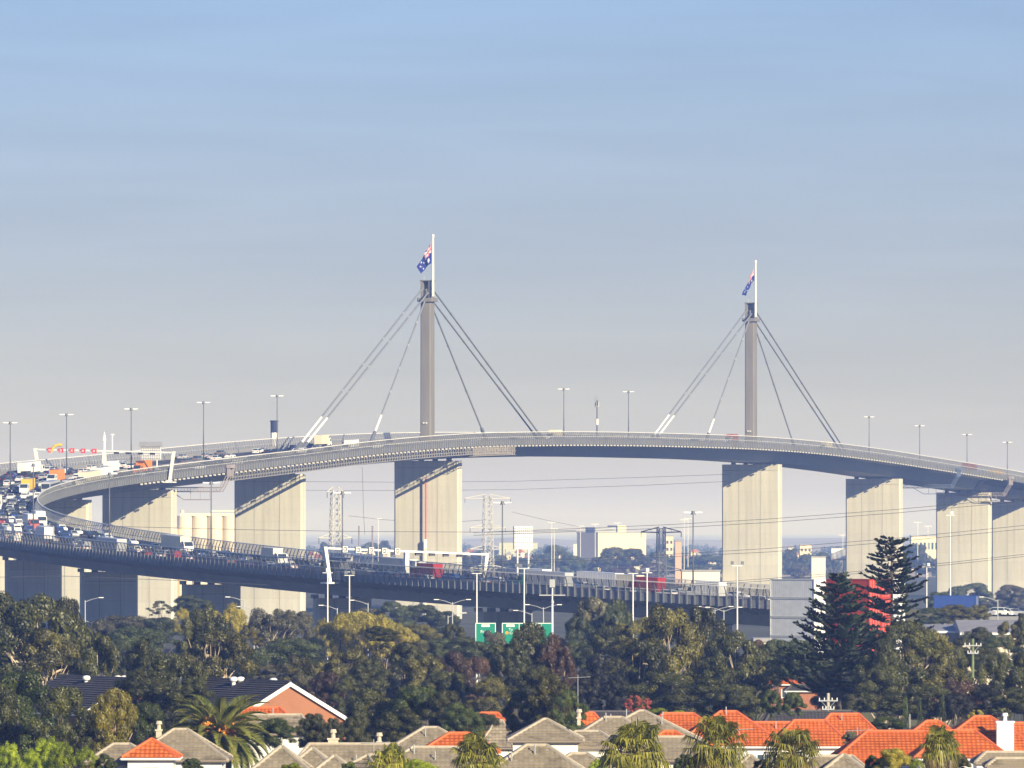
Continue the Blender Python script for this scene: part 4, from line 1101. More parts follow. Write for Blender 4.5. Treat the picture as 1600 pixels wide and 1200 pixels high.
# tall tiered pines with upturned branch ends
def norfolk(x, ytop, d, wpx, ybot, sparse, label):
    top = at(x, ytop, d); H = top.z
    r = empty('norfolk_pine', (top.x, d, 0))
    tag(r, label, 'tree', 'tiered pines before the containers')
    rnd = random.Random(int(x))
    w, f = MB(), MB()
    w.chain([(0, 0, 0), (0.1, 0, H * .5), (0, 0.05, H - .2)], [.42, .26, .05], 8)
    Rm = wpx * d / F / 2
    zb = max(1.5, at(x, ybot, d).z)
    z = zb
    while z < H - 0.3:
        t = (z - zb) / (H - zb)
        L = Rm * (1 - t) ** (0.75 if not sparse else 0.5) * (0.92 if sparse and t < .3 else 1) + .35
        nb = 7 if not sparse else 6
        a0 = rnd.uniform(0, 6.28)
        for i in range(nb):
            a = a0 + 6.283 * i / nb + rnd.uniform(-.25, .25)
            Lb = L * rnd.uniform(.62, 1.10); zj = rnd.uniform(-.38, .38); kz_ = rnd.uniform(.7, 1.5)
            n = max(4, int(Lb / .42))
            pts = []
            for k in range(n + 1):
                q = k / n
                rr = Lb * q
                zz = z + zj - .10 * Lb * math.sin(math.pi * q * .75) + kz_ * (.26 if not sparse else .20) * Lb * q * q
                pts.append(Vector((rr * math.cos(a), rr * math.sin(a), zz)))
            w.chain(pts[::max(1, n // 4)], [.07 - .05 * k / len(pts[::max(1, n // 4)]) for k in range(len(pts[::max(1, n // 4)]))], 4)
            side = Vector((-math.sin(a), math.cos(a), 0)); out = Vector((math.cos(a), math.sin(a), 0))
            for k in range(1, n + 1):
                q = k / n
                if sparse and q < .3: continue
                tw = (.55 + .55 * math.sin(math.pi * min(1, q * .9))) * (1 if not sparse else .85) * min(1, .35 + Lb / 3)
                for sd in (-1, 1):
                    for e in range(3 if not sparse else 4):
                        p = pts[k] + out * rnd.uniform(-.2, .2)
                        dv = (side * sd * rnd.uniform(.5, 1) + out * rnd.uniform(.35, .9) + Vector((0, 0, rnd.uniform(.25, .75)))).normalized() * tw * rnd.uniform(.6, 1.1)
                        up = Vector((0, 0, 1)).cross(dv).normalized() * .10
                        o = len(f.v)
                        f.v += [tuple(p - up * .5), tuple(p + up * .5), tuple(p + dv * .6 + up), tuple(p + dv), tuple(p + dv * .6 - up)]
                        f.f.append((o, o + 1, o + 2, o + 3, o + 4)); f.m.append(0)
                        u2 = dv.cross(up).normalized() * .10
                        o = len(f.v)
                        f.v += [tuple(p), tuple(p + dv * .55 + u2), tuple(p + dv), tuple(p + dv * .55 - u2)]
                        f.f.append((o, o + 1, o + 2, o + 3)); f.m.append(0)
        z += (.85 if not sparse else .95) * (1 - .35 * t)
    f.build('crown', LEAF['pine'], r)
    w.build('trunk', BARK['dark'], r)
norfolk(1310, 893, 800, 205, 1075, False, 'broad dark tiered pine in front of the white containers')
norfolk(1393, 840, 860, 135, 1010, True, 'taller sparse tiered pine in front of the red containers')

# ------------------------------------------------------------------ palms
def date_palm(x, ytop, d, wpx, label):
    top = at(x, ytop, d)
    R = wpx * d / F / 2
    H = top.z - R * .75
    r = empty('date_palm', (top.x, d, 0)); tag(r, label, 'palm')
    b = MB(); b.chain([(0, 0, 0), (0, 0, H * .9), (0, 0, H)], [.55, .48, .75], 10); b.build('trunk', BARK['dark'], r)
    rnd = random.Random(5); f = MB(); w = MB()
    for i in range(78):
        a = i * 2.39996; e = 1.35 - 2.0 * (i / 78.0) ** .9          # launch angle
        L = R * rnd.uniform(1.05, 1.3)
        out = Vector((math.cos(a), math.sin(a), 0)); side = Vector((-math.sin(a), math.cos(a), 0))
        p = Vector((0, 0, H)) + out * .3; ang = e; pts = [p.copy()]
        for k in range(12):
            ang -= .05 + .10 * (k / 12)
            p = p + (out * math.cos(ang) + Vector((0, 0, math.sin(ang)))) * (L / 12); pts.append(p.copy())
        w.chain(pts, [.06 - .004 * k for k in range(13)], 4)
        for k in range(1, 13):
            tdir = (pts[k] - pts[k - 1]).normalized(); nrm = tdir.cross(side)
            for sub in (0, .25, .5, .75):
                c = pts[k - 1].lerp(pts[k], sub)
                ll = .95 * math.sin(math.pi * min(1, .22 + .75 * (k + sub) / 12.5)) + .1
                for sd in (-1, 1):
                    tip = c + (side * sd * .62 + tdir * .75 + nrm * .28).normalized() * ll
                    o = len(f.v); q = tdir * .11
                    f.v += [tuple(c - q), tuple(c + q), tuple(tip)]
                    f.f.append((o, o + 1, o + 2)); f.m.append(0)
    f.build('frond_leaflets', leaf_mat('leaf_datepalm', (.05, .07, .012), (.28, .28, .055), .28), r)
    w.build('frond_stems', mat('palm_stem', (.30, .26, .08), .7), r)
    for (dx, dz) in ((.75, .25), (-.2, .1), (-1.0, .85)):
        b = MB()
        for k in range(140):
            v = Vector((rnd.gauss(0, .24), rnd.gauss(0, .2), rnd.gauss(0, .2)))
            b.box(Vector((dx, -1.25, H + dz)) + v, (.14, .14, .14), 0, rnd.random())
        b.build('fruit_cluster', mat('palm_fruit', (.62, .24, .03), .6, .3, 6), r)
date_palm(343, 1092, 590, 150, 'large date palm with drooping fronds and orange fruit clusters')

def fan_palm(x, ytop, d, wpx, hpx, label, col):
    top = at(x, ytop, d); k = d / F
    R = wpx * k / 2; Hc = hpx * k
    r = empty('fan_palm', (top.x, d, 0)); tag(r, label, 'palm', 'fan palms before the houses')
    rnd = random.Random(int(x)); zc = top.z - R * .85
    b = MB(); b.chain([(0, 0, 0), (0, 0, zc)], [.35, .22], 8); b.build('trunk', BARK['dark'], r)
    f, g, w = MB(), MB(), MB()
    def fan(dst, a, el, L, size, droop):
        out = Vector((math.cos(a) * math.cos(el), math.sin(a) * math.cos(el), math.sin(el)))
        p0 = Vector((0, 0, zc)); p1 = p0 + out * L
        w.tube(p0, p1, .035, .025, 4)
        side = Vector((-math.sin(a), math.cos(a), 0)); up = out.cross(side) * -1
        for i in range(15):
            th = (i / 14 - .5) * 3.6
            dv = (out * math.cos(th) + side * math.sin(th)).normalized()
            mid = p1 + dv * size * .5
            tip = p1 + dv * size * rnd.uniform(.85, 1.1) + Vector((rnd.uniform(-.1, .1) * size, 0, -droop * size * rnd.uniform(.6, 1.5)))
            wd = (up.cross(dv)).normalized() * size * .055
            o = len(dst.v)
            dst.v += [tuple(p1), tuple(mid + wd), tuple(tip), tuple(mid - wd)]
            dst.f.append((o, o + 1, o + 2, o + 3)); dst.m.append(0)
    n = rnd.randrange(52, 70)
    for i in range(n):
        t = i / n
        fan(f, i * 2.4 + rnd.uniform(-.3, .3), 1.45 - 2.1 * t + rnd.uniform(-.3, .3), R * rnd.uniform(.4, .85), R * rnd.uniform(.40, .62), .25 + .8 * t * rnd.random() + .2)
    for i in range(40):
        fan(g, i * 2.4 + .7, -.55 - .75 * i / 40, R * rnd.uniform(.5, .85), R * .45, 1.3)
    f.build('fan_leaf', LEAF[col] if col in LEAF else leaf_mat('leaf_fan', (.08, .095, .012), (.48, .44, .07), .38), r)
    g.build('dead_leaf_skirt', leaf_mat('leaf_dead', (.12, .085, .03), (.42, .30, .11), .25), r)
    w.build('leaf_stalk', mat('palm_stem', (.30, .26, .08), .7), r)
fan_palm(992, 1130, 440, 112, 70, 'widest fan palm, beside the white two-storey house', 'fan')
fan_palm(1120, 1128, 440, 100, 72, 'tall fan palm before the orange hip roof at centre right', 'fan')
fan_palm(1238, 1138, 445, 90, 62, 'fan palm before the long row of orange roofs', 'fan')
fan_palm(1468, 1138, 450, 70, 62, 'fan palm before the big orange roof at the right', 'fan')
fan_palm(745, 1152, 450, 92, 48, 'fan palm before the small orange hip roof', 'fan')
fan_palm(610, 1168, 450, 70, 32, 'fan palm top rising at the bottom edge before grey roofs', 'fan')

# ------------------------------------------------------------------ houses
ROOFS = {'orange': roof_mat('roof_terracotta', (.58, .135, .03), (.72, .20, .05), .45), 'grey': roof_mat('roof_concrete_tile', (.25, .21, .15), (.37, .31, .225), .75, .35),
         'dark': roof_mat('roof_dark_tile', (.080, .073, .075), (.115, .105, .105), .5)}
CAP = {'orange': mat('ridge_orange', (.62, .15, .05), .7, .1, 2), 'grey': mat('ridge_grey', (.42, .36, .27), .8, .15, 2), 'dark': mat('ridge_dark', (.10, .09, .09), .8)}
def courses(b, e0, e1, r0, r1, n):
    """tile courses between eave edge e0-e1 and ridge edge r0-r1, each lapping the one below"""
    e0, e1, r0, r1 = map(Vector, (e0, e1, r0, r1))
    nrm = (e1 - e0).cross((r0 + r1) / 2 - e0).normalized()
    if nrm.z < 0: nrm = -nrm
    edge = (e1 - e0).normalized()
    Ls = ((r0 + r1) / 2 - (e0 + e1) / 2).length
    for i in range(n):
        t0, t1 = i / n, (i + 1) / n
        a, c = e0.lerp(r0, t0) + nrm * .085, e1.lerp(r1, t0) + nrm * .085
        dd, q = e0.lerp(r0, t1), e1.lerp(r1, t1)
        def uvp(p, t): return ((p - e0).dot(edge), t * Ls)
        b.quad(a, c, q, dd, 0, [uvp(a, t0), uvp(c, t0 + .001), uvp(q, t1 - .001), uvp(dd, t1 - .001)])
        lo, lo2 = e0.lerp(r0, t0) - nrm * .01, e1.lerp(r1, t0) - nrm * .01
        b.quad(lo, lo2, c, a, 0, [uvp(lo, t0)] * 2 + [uvp(c, t0)] * 2)
def house(x, yridge, d, L, Dp, roof_h, col, label, rot=0.0, ridge=None, wall='whitewall', name='house', cat='house', chim=None, wins=0, vents=(), gable=False, over=.45, wcol=None, storeys_gap=0.0):
    top = at(x, yridge, d)
    zr = top.z; ze = zr - roof_h
    r = empty(name, (top.x, d, 0), rot); tag(r, label, cat, 'houses along the bottom of the view')
    hx, hy = L / 2, Dp / 2
    rl = (ridge if ridge is not None else max(0.0, L - Dp)) / 2
    if gable: rl = hx
    n = max(4, int(math.hypot(hy, roof_h) / .36))
    b = MB(); ox, oy = hx + over, hy + over
    zo = ze - roof_h * over / hy * .6
    if gable: ox = hx + .35
    A, B_2, C_2, D_2 = (-ox, -oy, zo), (ox, -oy, zo), (ox, oy, zo), (-ox, oy, zo)
    r0, r1 = ((-rl, 0, zr), (rl, 0, zr)) if not gable else ((-ox, 0, zr), (ox, 0, zr))
    courses(b, A, B_2, r0, r1, n); courses(b, C_2, D_2, r1, r0, n)
    if not gable: courses(b, B_2, C_2, r1, r1, n); courses(b, D_2, A, r0, r0, n)
    roof = b.build('roof', ROOFS[col], r)
    b = MB()
    if rl > 0.05: b.tube(r0, r1, .16, .16, 6)
    if not gable:
        for e, q in ((A, r0), (B_2, r1), (C_2, r1), (D_2, r0)): b.tube(e, Vector(q) + Vector((0, 0, .02)), .14, .14, 6)
    b.build('ridge_cap', CAP[col], roof)
    wm = wcol if wcol else M[wall]
    b = MB(); b.box((0, 0, (ze - .02) / 2), (L, Dp, ze - .02))
    if gable:
        for sx in (-1, 1): b.add([(sx * (hx - .01), -hy, ze - .03), (sx * (hx - .01), hy, ze - .03), (sx * (hx - .01), 0, zr - .1)], [(0, 1, 2) if sx > 0 else (2, 1, 0)])
    b.build('wall', wm, r)
    b = MB()
    for (p, q) in ((A, B_2), (B_2, C_2), (C_2, D_2), (D_2, A)):
        if gable and abs(p[0] - q[0]) < .01: continue
        p, q = Vector(p) + Vector((0, 0, -.10)), Vector(q) + Vector((0, 0, -.10)); b.tube(p, q, .09, .09, 6)
    b.build('gutter', M['white'] if col != 'grey' else mat('gutter_brown', (.25, .2, .16), .6), r)
    if gable:
        for sx in (-1, 1):
            for sy in (-1, 1):
                b = MB(); p, q = Vector((sx * ox, sy * oy, zo)), Vector((sx * ox, 0, zr)); off = Vector((sx * .04, 0, 0)); dn = Vector((0, 0, -.42))
                b.loft([[p + off, p + off + dn, p - off * 3 + dn, p - off * 3], [q + off, q + off + dn, q - off * 3 + dn, q - off * 3]]); b.build('barge_board', M['white'], r)
    for i in range(wins):
        wx = -hx + L * (i + .5) / wins
        b = MB(); b.box((wx, -hy - .02, ze - 1.35), (1.35, .08, 1.15)); o = b.build('window', M['white'], r)
        b = MB(); b.box((wx, -hy - .05, ze - 1.35), (1.1, .06, .9)); b.build('pane', mat('window_glass', (.05, .07, .09), .1, spec=.6), o)
        b = MB(); b.box((wx, -hy - .085, ze - 1.35), (.06, .03, .9)); b.build('glazing_bar', M['white'], o)
    if chim:
        for (cx, cy, w, h, colr) in chim:
            zz = zr - roof_h * max(abs(cy) / hy, 0) - .3
            b = MB(); b.box((cx, cy, zz + h / 2), (w, w * .8, h)); b.box((cx, cy, zz + h + .06), (w + .14, w * .8 + .14, .12)); o = b.build('chimney', colr, r)
            b = MB(); b.tube((cx, cy, zz + h + .12), (cx, cy, zz + h + .5), .17, .14, 8); b.tube((cx, cy, zz + h + .5), (cx, cy, zz + h + .75), .26, .2, 8); b.build('chimney_pot', colr, o)
    for (vx, vy) in vents:
        zz = zr - roof_h * abs(vy) / hy
        b = MB(); b.tube((vx, vy, zz - .2), (vx, vy, zz + .7), .05, .05, 6); b.build('vent_pipe', M['galv'], r)
    return r
WH, BRICK = M['white'], mat('red_brown_brick', (.33, .14, .08), .9, .2, 2)  # red-brown brick for the small house and shed walls
CREAM = mat('cream_brick', (.55, .47, .36), .9, .15, 1.5)
house(237, 1155, 525, 3.3, 3.3, 1.1, 'orange', 'small orange pyramid roof on a white wall beside the date palm', ridge=0, wins=1)
house(190, 1163, 530, 4.2, 5.0, 1.15, 'grey', 'low grey-roofed wing left of the small orange pyramid roof', ridge=1.2, wall='whitewall')
house(282, 1140, 545, 6.5, 7.0, 2.0, 'grey', 'grey tiled roof with white chimney behind the date palm', ridge=1.0, chim=[(-1.6, -.5, .42, .5, CREAM)])
house(440, 1167, 470, 4.2, 5.6, 1.8, 'grey', 'grey pointed roof at the far left of the grey roofs', ridge=.1)
house(551, 1163, 520, 9.8, 8.0, 2.5, 'grey', 'long grey tiled roof with white chimney beside the dark tree', ridge=6.2, chim=[(-1.4, .2, .72, .75, CREAM), (1.9, 0.1, .3, .45, CREAM)], vents=((-2.8, -1.6), (.3, -2.2)))
house(488, 1170, 480, 4.2, 5.6, 1.8, 'grey', 'grey pointed roof in the middle of the grey roofs', ridge=.1)
house(522, 1182, 470, 3.4, 4.4, 1.4, 'grey', 'smallest grey pointed roof at the bottom edge', ridge=.1)
house(585, 1180, 462, 5.5, 4.5, 1.6, 'grey', 'grey side roof at the bottom edge below the chimney with pot', rot=RAD(60), ridge=1.5)
house(673, 1137, 565, 9.5, 9.0, 2.6, 'grey', 'grey hip roof with short ridge beside the small orange hip', ridge=1.0, vents=((-.4, -1.2),))
house(717, 1146, 540, 5.2, 4.5, 1.25, 'orange', 'orange hip roof rising from the grey roofs behind a fan palm', ridge=1.4)
house(700, 1168, 515, 11.0, 7.0, 2.0, 'grey', 'low grey tiled roof in front of the small orange hip', ridge=5.0, vents=((-2.4, -.8), (-.9, -1.6)))
house(765, 1114, 715, 5.0, 5.0, 2.2, 'orange', 'orange roof peeping out between dark trees at centre', ridge=1.6)
house(780, 1126, 690, 3.2, 4.0, 2.2, 'grey', 'grey roof flank beside the orange roof between dark trees', ridge=.6)
house(852, 1124, 560, 5.0, 5.2, 1.4, 'grey', 'white two-storey house with a pointed grey roof', ridge=.2, chim=[(2.6, .3, .26, .5, CREAM)])
house(918, 1143, 565, 4.4, 4.6, 1.0, 'grey', 'white wing with a small window right of the pointed grey roof', ridge=1.8, wins=2)
house(838, 1165, 470, 6.2, 6.0, 1.75, 'grey', 'grey hip roof at the bottom before the white two-storey house', ridge=1.3, vents=((-.1, -1.0), (-1.6, -1.8)), wall='whitewall')
house(905, 1178, 480, 4.6, 4.0, 1.2, 'grey', 'low white building with grey roof beside the widest fan palm', ridge=1.0)
house(1003, 1111, 600, 9.6, 8.6, 2.4, 'grey', 'large pointed grey roof behind the widest fan palm', ridge=.4, vents=((-1.3, -.9), (-2.6, -1.6), (1.6, -2.0)))
house(958, 1121, 590, 6.0, 5.0, 1.5, 'grey', 'lower grey ridge left of the large pointed grey roof', ridge=1.4, vents=((-.6, -.5),))
house(922, 1114, 650, 2.6, 3.0, 1.4, 'orange', 'bit of orange roof beside the rounded olive tree', ridge=.6)
house(950, 1112, 760, 7.0, 6.0, 1.0, 'dark', 'dark low roof behind the large pointed grey roof', ridge=5.0)
house(1060, 1115, 640, 6.5, 5.5, 1.5, 'orange', 'orange roof between the pointed grey roof and the tall fan palm', ridge=2.6, vents=((-1.4, -.9),))
house(1046, 1143, 560, 4.4, 4.4, 1.25, 'orange', 'small orange hip below the large pointed grey roof', ridge=.8)
house(1040, 1152, 530, 7.0, 5.0, 1.4, 'grey', 'grey roof flank between two tall fan palms', ridge=3.2)
house(1138, 1112, 610, 8.6, 8.0, 2.6, 'orange', 'orange hip roof with a flat ridge right of centre', ridge=1.3, vents=((-.2, -.4),), wins=3)
house(1208, 1129, 640, 8.4, 6.0, 1.7, 'orange', 'long orange roof linking two higher orange roofs', ridge=6.4, vents=((.2, -1.0),))
house(1320, 1116, 625, 6.4, 6.6, 2.2, 'orange', 'orange hip roof with dark valley lines before the dark flat roof', ridge=2.4, vents=((-.3, -.9),))
house(1265, 1126, 615, 6.0, 6.0, 1.9, 'orange', 'orange roof stepping down left of the dark-lined orange roof', ridge=2.6)
house(1268, 1111, 720, 9.4, 6.5, 1.6, 'dark', 'dark corrugated low roof behind the orange roofs', ridge=8.0)
house(1172, 1181, 470, 3.2, 4.0, 1.4, 'grey', 'small grey pointed roof at the bottom between two fan palms', ridge=.1)
house(1300, 1182, 470, 5.6, 5.0, 1.5, 'grey', 'grey roof at the bottom below the orange hips', ridge=2.6, vents=((1.6, -1.6), (-2.0, -1.2)))
house(1318, 1180, 445, 2.2, 3.0, .9, 'grey', 'little grey pointed dormer at the bottom edge', ridge=.1)
house(1400, 1143, 555, 10.0, 8.5, 2.3, 'orange', 'sloping orange hip roof behind the yellow-flecked bush', ridge=4.4)
house(1457, 1127, 580, 6.4, 6.4, 2.0, 'orange', 'smaller orange peak behind a fan palm at the right', ridge=.9, vents=((-1.8, .2),))
house(1535, 1120, 575, 9.6, 9.6, 2.9, 'orange', 'biggest orange hip roof with the square white chimney', ridge=1.2, wall='whitewall', chim=[(1.5, -4.2, 1.35, 2.5, WH)], wins=2)
house(1500, 1142, 545, 6.4, 6.0, 1.8, 'orange', 'lower orange roof before the biggest orange hip', ridge=2.2)
house(1600, 1130, 620, 5.0, 6.0, 2.0, 'orange', 'orange roof running out of the right edge', ridge=3.0)
house(1580, 1176, 500, 5.0, 4.0, .6, 'grey', 'white parapet building under the square chimney', ridge=3.5, wall='white', over=.1)
house(1590, 1186, 470, 4.0, 3.0, .4, 'grey', 'cream flat-roofed box in the bottom right corner', ridge=2.8, wcol=CREAM, over=.1)
house(410, 1106, 660, 5.4, 5.0, 1.2, 'orange', 'low orange roof before the terracotta gable wall', ridge=3.0, vents=((1.0, -1.4),))
house(430, 1117, 645, 6.0, 4.0, 1.4, 'grey', 'grey tiled roof below the terracotta gable wall', ridge=4.6)
TERRA = mat('terracotta_render', (.33, .145, .078), .9, .12, .6, .05)
house(389, 1063, 723, 18.0, 12.4, 3.6, 'dark', 'big gabled building with terracotta wall and white barge boards', rot=RAD(118), gable=True, wcol=TERRA, name='gabled_building', cat='building')
house(150, 1058, 745, 16.0, 11.0, 3.4, 'dark', 'dark-roofed gabled building half hidden by trees at the left', rot=RAD(120), gable=True, wcol=TERRA, name='gabled_building', cat='building')
house(1228, 1052, 930, 4.2, 4.5, 1.2, 'orange', 'small red-roofed brick house below the broad tiered pine', ridge=2.4, wcol=BRICK, wins=1)
house(1262, 1070, 900, 5.0, 4.0, .6, 'dark', 'dark low brick shed under the broad tiered pine', ridge=3.5, wcol=BRICK)

def roof_vent(x, y, d, label):
    p = at(x, y, d)
    r = empty('roof_vent', p); tag(r, label, 'roof vent', 'white spinning roof vents')
    b = MB(); b.tube((0, 0, -1.1), (0, 0, -.2), .2, .2, 8); b.build('neck', M['white'], r)
    b = MB(); b.loft([[((.34 + k[0]) * .6 * math.cos(a), (.34 + k[0]) * .6 * math.sin(a), k[1] * .6) for a in np.linspace(0, 2 * math.pi, 13)[:-1]] for k in ((.02, -.28), (.32, -.05), (.36, .25), (.22, .5), (-.15, .62))]); b.build('turbine', M['white'], r, smooth=True)
for x, y, t in ((135, 1061, 'leftmost white roof vent on the dark gabled roof'), (184, 1061, 'left one of the vent pair on the dark left roof'), (194, 1061, 'right one of the vent pair on the dark left roof')): roof_vent(x, y, 745, t)
for x, y, t in ((365, 1063, 'left one of two white vents behind the terracotta gable'), (376, 1063, 'right one of two white vents behind the terracotta gable'), (427, 1065, 'white roof vent nearest the terracotta gable peak')): roof_vent(x, y, 724, t)

# ------------------------------------------------------------------ shipping containers
def container(p, rz, col, lab, L=9.0):
    Wd, Hh = 2.44, 2.75
    r = empty('shipping_container', p, rz); later(r, lab, 'container', 'stacked shipping containers', px(p)[0] - p[2] * .01)
    def corr():
        b = MB(); n = 88
        for sy in (-1, 1):
            top, bot = [], []
            for i in range(n + 1):
                xx = -L / 2 + .12 + (L - .24) * i / n; off = .008 if (i // 2) % 2 else 0.0
                bot.append((xx, sy * (Wd / 2 - .06 + off), .16)); top.append((xx, sy * (Wd / 2 - .06 + off), Hh - .14))
            for i in range(n):
                q = (bot[i], bot[i + 1], top[i + 1], top[i]); b.quad(*(q if sy < 0 else q[::-1]))
        b.quad((-L / 2 + .1, -Wd / 2 + .06, Hh - .06), (L / 2 - .1, -Wd / 2 + .06, Hh - .06), (L / 2 - .1, Wd / 2 - .06, Hh - .06), (-L / 2 + .1, Wd / 2 - .06, Hh - .06))
        return b.mesh('side_panel', mat('container_' + col, CONT[col], .6, .10, .8))
    link_mesh('side_panel', cached(('cs', col), corr), r)
    def fr():
        b = MB()
        for sx in (-1, 1):
            for sy in (-1, 1): b.box((sx * (L / 2 - .08), sy * (Wd / 2 - .08), Hh / 2), (.16, .16, Hh))
        for sy in (-1, 1):
            for z in (.08, Hh - .07): b.box((0, sy * (Wd / 2 - .05), z), (L - .33, .1, .14))
        for sx in (-1, 1):
            for z in (.08, Hh - .07): b.box((sx * (L / 2 - .05), 0, z), (.1, Wd - .33, .14))
        return b.mesh('frame', mat('container_' + col + '_frame', tuple(c * .8 for c in CONT[col]), .6, .1, 1))
    link_mesh('frame', cached(('cf', col), fr), r)
    def dr():
        b = MB(); b.box((0, 0, Hh / 2), (.08, 1.04, Hh - .34))
        return b.mesh('door', mat('container_' + col, CONT[col], .6, .10, .8))
    for sy in (-1, 1): link_mesh('door', cached(('cd', col), dr), r, (L / 2 - .1, sy * .54, 0))
    def ew():
        b = MB(); b.box((-L / 2 + .1, 0, Hh / 2), (.08, 2.1, Hh - .34)); return b.mesh('end_wall', mat('container_' + col, CONT[col], .6, .10, .8))
    link_mesh('end_wall', cached(('ce', col), ew), r)
    def br():
        b = MB(); b.tube((L / 2 - .03, 0, .2), (L / 2 - .03, 0, Hh - .2), .03, n=5)
        return b.mesh('locking_bar', M['galv'])
    for y in (-.8, -.25, .25, .8): link_mesh('locking_bar', cached(('cb',), br), r, (0, y, 0))
CONT = {'white': (.80, .80, .78), 'red': (.52, .055, .025), 'blue': (.03, .07, .28)}
def stacks():
    d = 1045.0
    a = RAD(-61)          # long side runs away to the left, its far-left flank in shade
    ax = Vector((math.cos(RAD(29)), 0, 0))
    lv = ('ground', 'second', 'third', 'top')
    # the corner nearest the camera is at picture column 1272 for white, 1358 for red
    rz = RAD(-47)
    ux = Vector((math.cos(rz), math.sin(rz), 0)); uy = Vector((-math.sin(rz), math.cos(rz), 0))
    def base(xcorner): 
        c = at(xcorner, 1000, d); c.z = 0
        return c - ux * (9.0 / 2) + uy * 1.22
    z0 = at(0, 905, d).z - 2.75 * 4 - .06
    for k, nm in ((0, 'white'),):
        b0 = base(1272)
        for lvl in range(4): container(Vector((b0.x, b0.y, z0 + lvl * 2.77)), rz, 'white', 'white shipping container, %s level of the left stack' % lv[lvl])
    b0 = base(1358)
    for row in (0, 1):
        for lvl in range(4):
            q = b0 + uy * (2.5 * row); container(Vector((q.x, q.y, z0 + lvl * 2.77)), rz, 'red', 'red shipping container, %s level, %s row' % (lv[lvl], ('nearer', 'farther')[row]))
    for lvl in range(4):
        q = b0 + uy * 5.0; container(Vector((q.x, q.y, z0 + lvl * 2.77 - .02)), rz, 'white', 'white shipping container, %s level, behind the tall sparse pine' % lv[lvl])
    # loaded flat trailers / plinth the stacks stand on
    b = MB(); c = at(1320, 1000, d); b.box((c.x, d + 4, z0 / 2 - .02), (34, 26, z0 - .04)); o = b.build('embankment', M['ground']); structure(o)
stacks()
tag_c = at(1494, 946, 1500)
container(Vector((tag_c.x, 1500, at(0, 951, 1500).z)), RAD(-18), 'blue', 'blue container in the yard before the right-hand pier')
b = MB(); b.box((tag_c.x, 1503, at(0, 951, 1500).z / 2 - .02), (46, 14, at(0, 951, 1500).z - .04)); structure(b.build('yard_bank', M['ground']))

# ------------------------------------------------------------------ sheds and roadside at the right
def shed(x0, x1, ytop, ybot, d, dep, col, roofc, label, name='warehouse', pitch=1.2):
    a, c = at(x0, ybot, d), at(x1, ybot, d)
    z1 = at(0, ytop, d).z
    r = empty(name, ((a.x + c.x) / 2, d, 0)); tag(r, label, 'building')
    w = c.x - a.x
    b = MB(); b.box((0, dep / 2, (z1 - pitch) / 2), (w, dep, z1 - pitch)); b.build('wall', col, r)
    b = MB()
    n = max(6, int(w / 2))
    for i in range(n): b.box((-w / 2 + w * (i + .5) / n, -.05, (z1 - pitch) / 2), (.12, .1, z1 - pitch - .1))
    b.build('wall_rib', col, r)
    b = MB(); b.loft([[(-w / 2 - .4, -.5, z1 - pitch), (-w / 2 - .4, dep / 2, z1), (-w / 2 - .4, dep + .5, z1 - pitch), (-w / 2 - .4, dep / 2, z1 - pitch + .02)], [(w / 2 + .4, -.5, z1 - pitch), (w / 2 + .4, dep / 2, z1), (w / 2 + .4, dep + .5, z1 - pitch), (w / 2 + .4, dep / 2, z1 - pitch + .02)]])
    b.build('roof', roofc, r)
    b = MB(); b.box((0, -.55, z1 - pitch - .1), (w + .9, .2, .35)); b.build('gutter', M['white'], r)
    return r
GREYROOF = mat('sheet_roof', (.30, .29, .29), .6, .15, .4)
CREAMW = mat('cream_sheet', (.66, .58, .43), .8, .06, .2)
PALE = mat('pale_sheet', (.70, .67, .60), .8, .06, .2)
shed(1504, 1640, 970, 1000, 1180, 26, CREAMW, GREYROOF, 'long low warehouse with cream front and grey roof at the right', pitch=2.0)
shed(1425, 1503, 977, 1005, 1190, 24, mat('grey_sheet', (.34, .32, .30), .8, .08, .3), GREYROOF, 'grey ribbed shed left of the cream-fronted warehouse', pitch=1.0)

def parked_row():
    R = random.Random(3)
    cols = ('silver', 'white', 'white', 'silver', 'blue', 'white', 'grey')
    z = at(0, 963, 1400).z
    b = MB(); b.box((at(1580, 0, 1400).x, 1404, z / 2), (26, 9, z)); structure(b.build('car_park', M['deckc']))
    for i, x in enumerate((1541, 1556, 1571, 1586, 1600)):
        p = at(x, 963, 1400)
        r = car(('sedan', 'wagon', 'hatchback')[i % 3], cols[i], (p.x, 1401 + R.uniform(0, 1), z + .01), RAD(60 + R.uniform(-8, 8)))
        later(r, cols[i] + ' ' + ('sedan', 'tall wagon', 'hatchback')[i % 3] + ' parked in the yard at the right', 'car', 'cars parked in the yard', x)
parked_row()

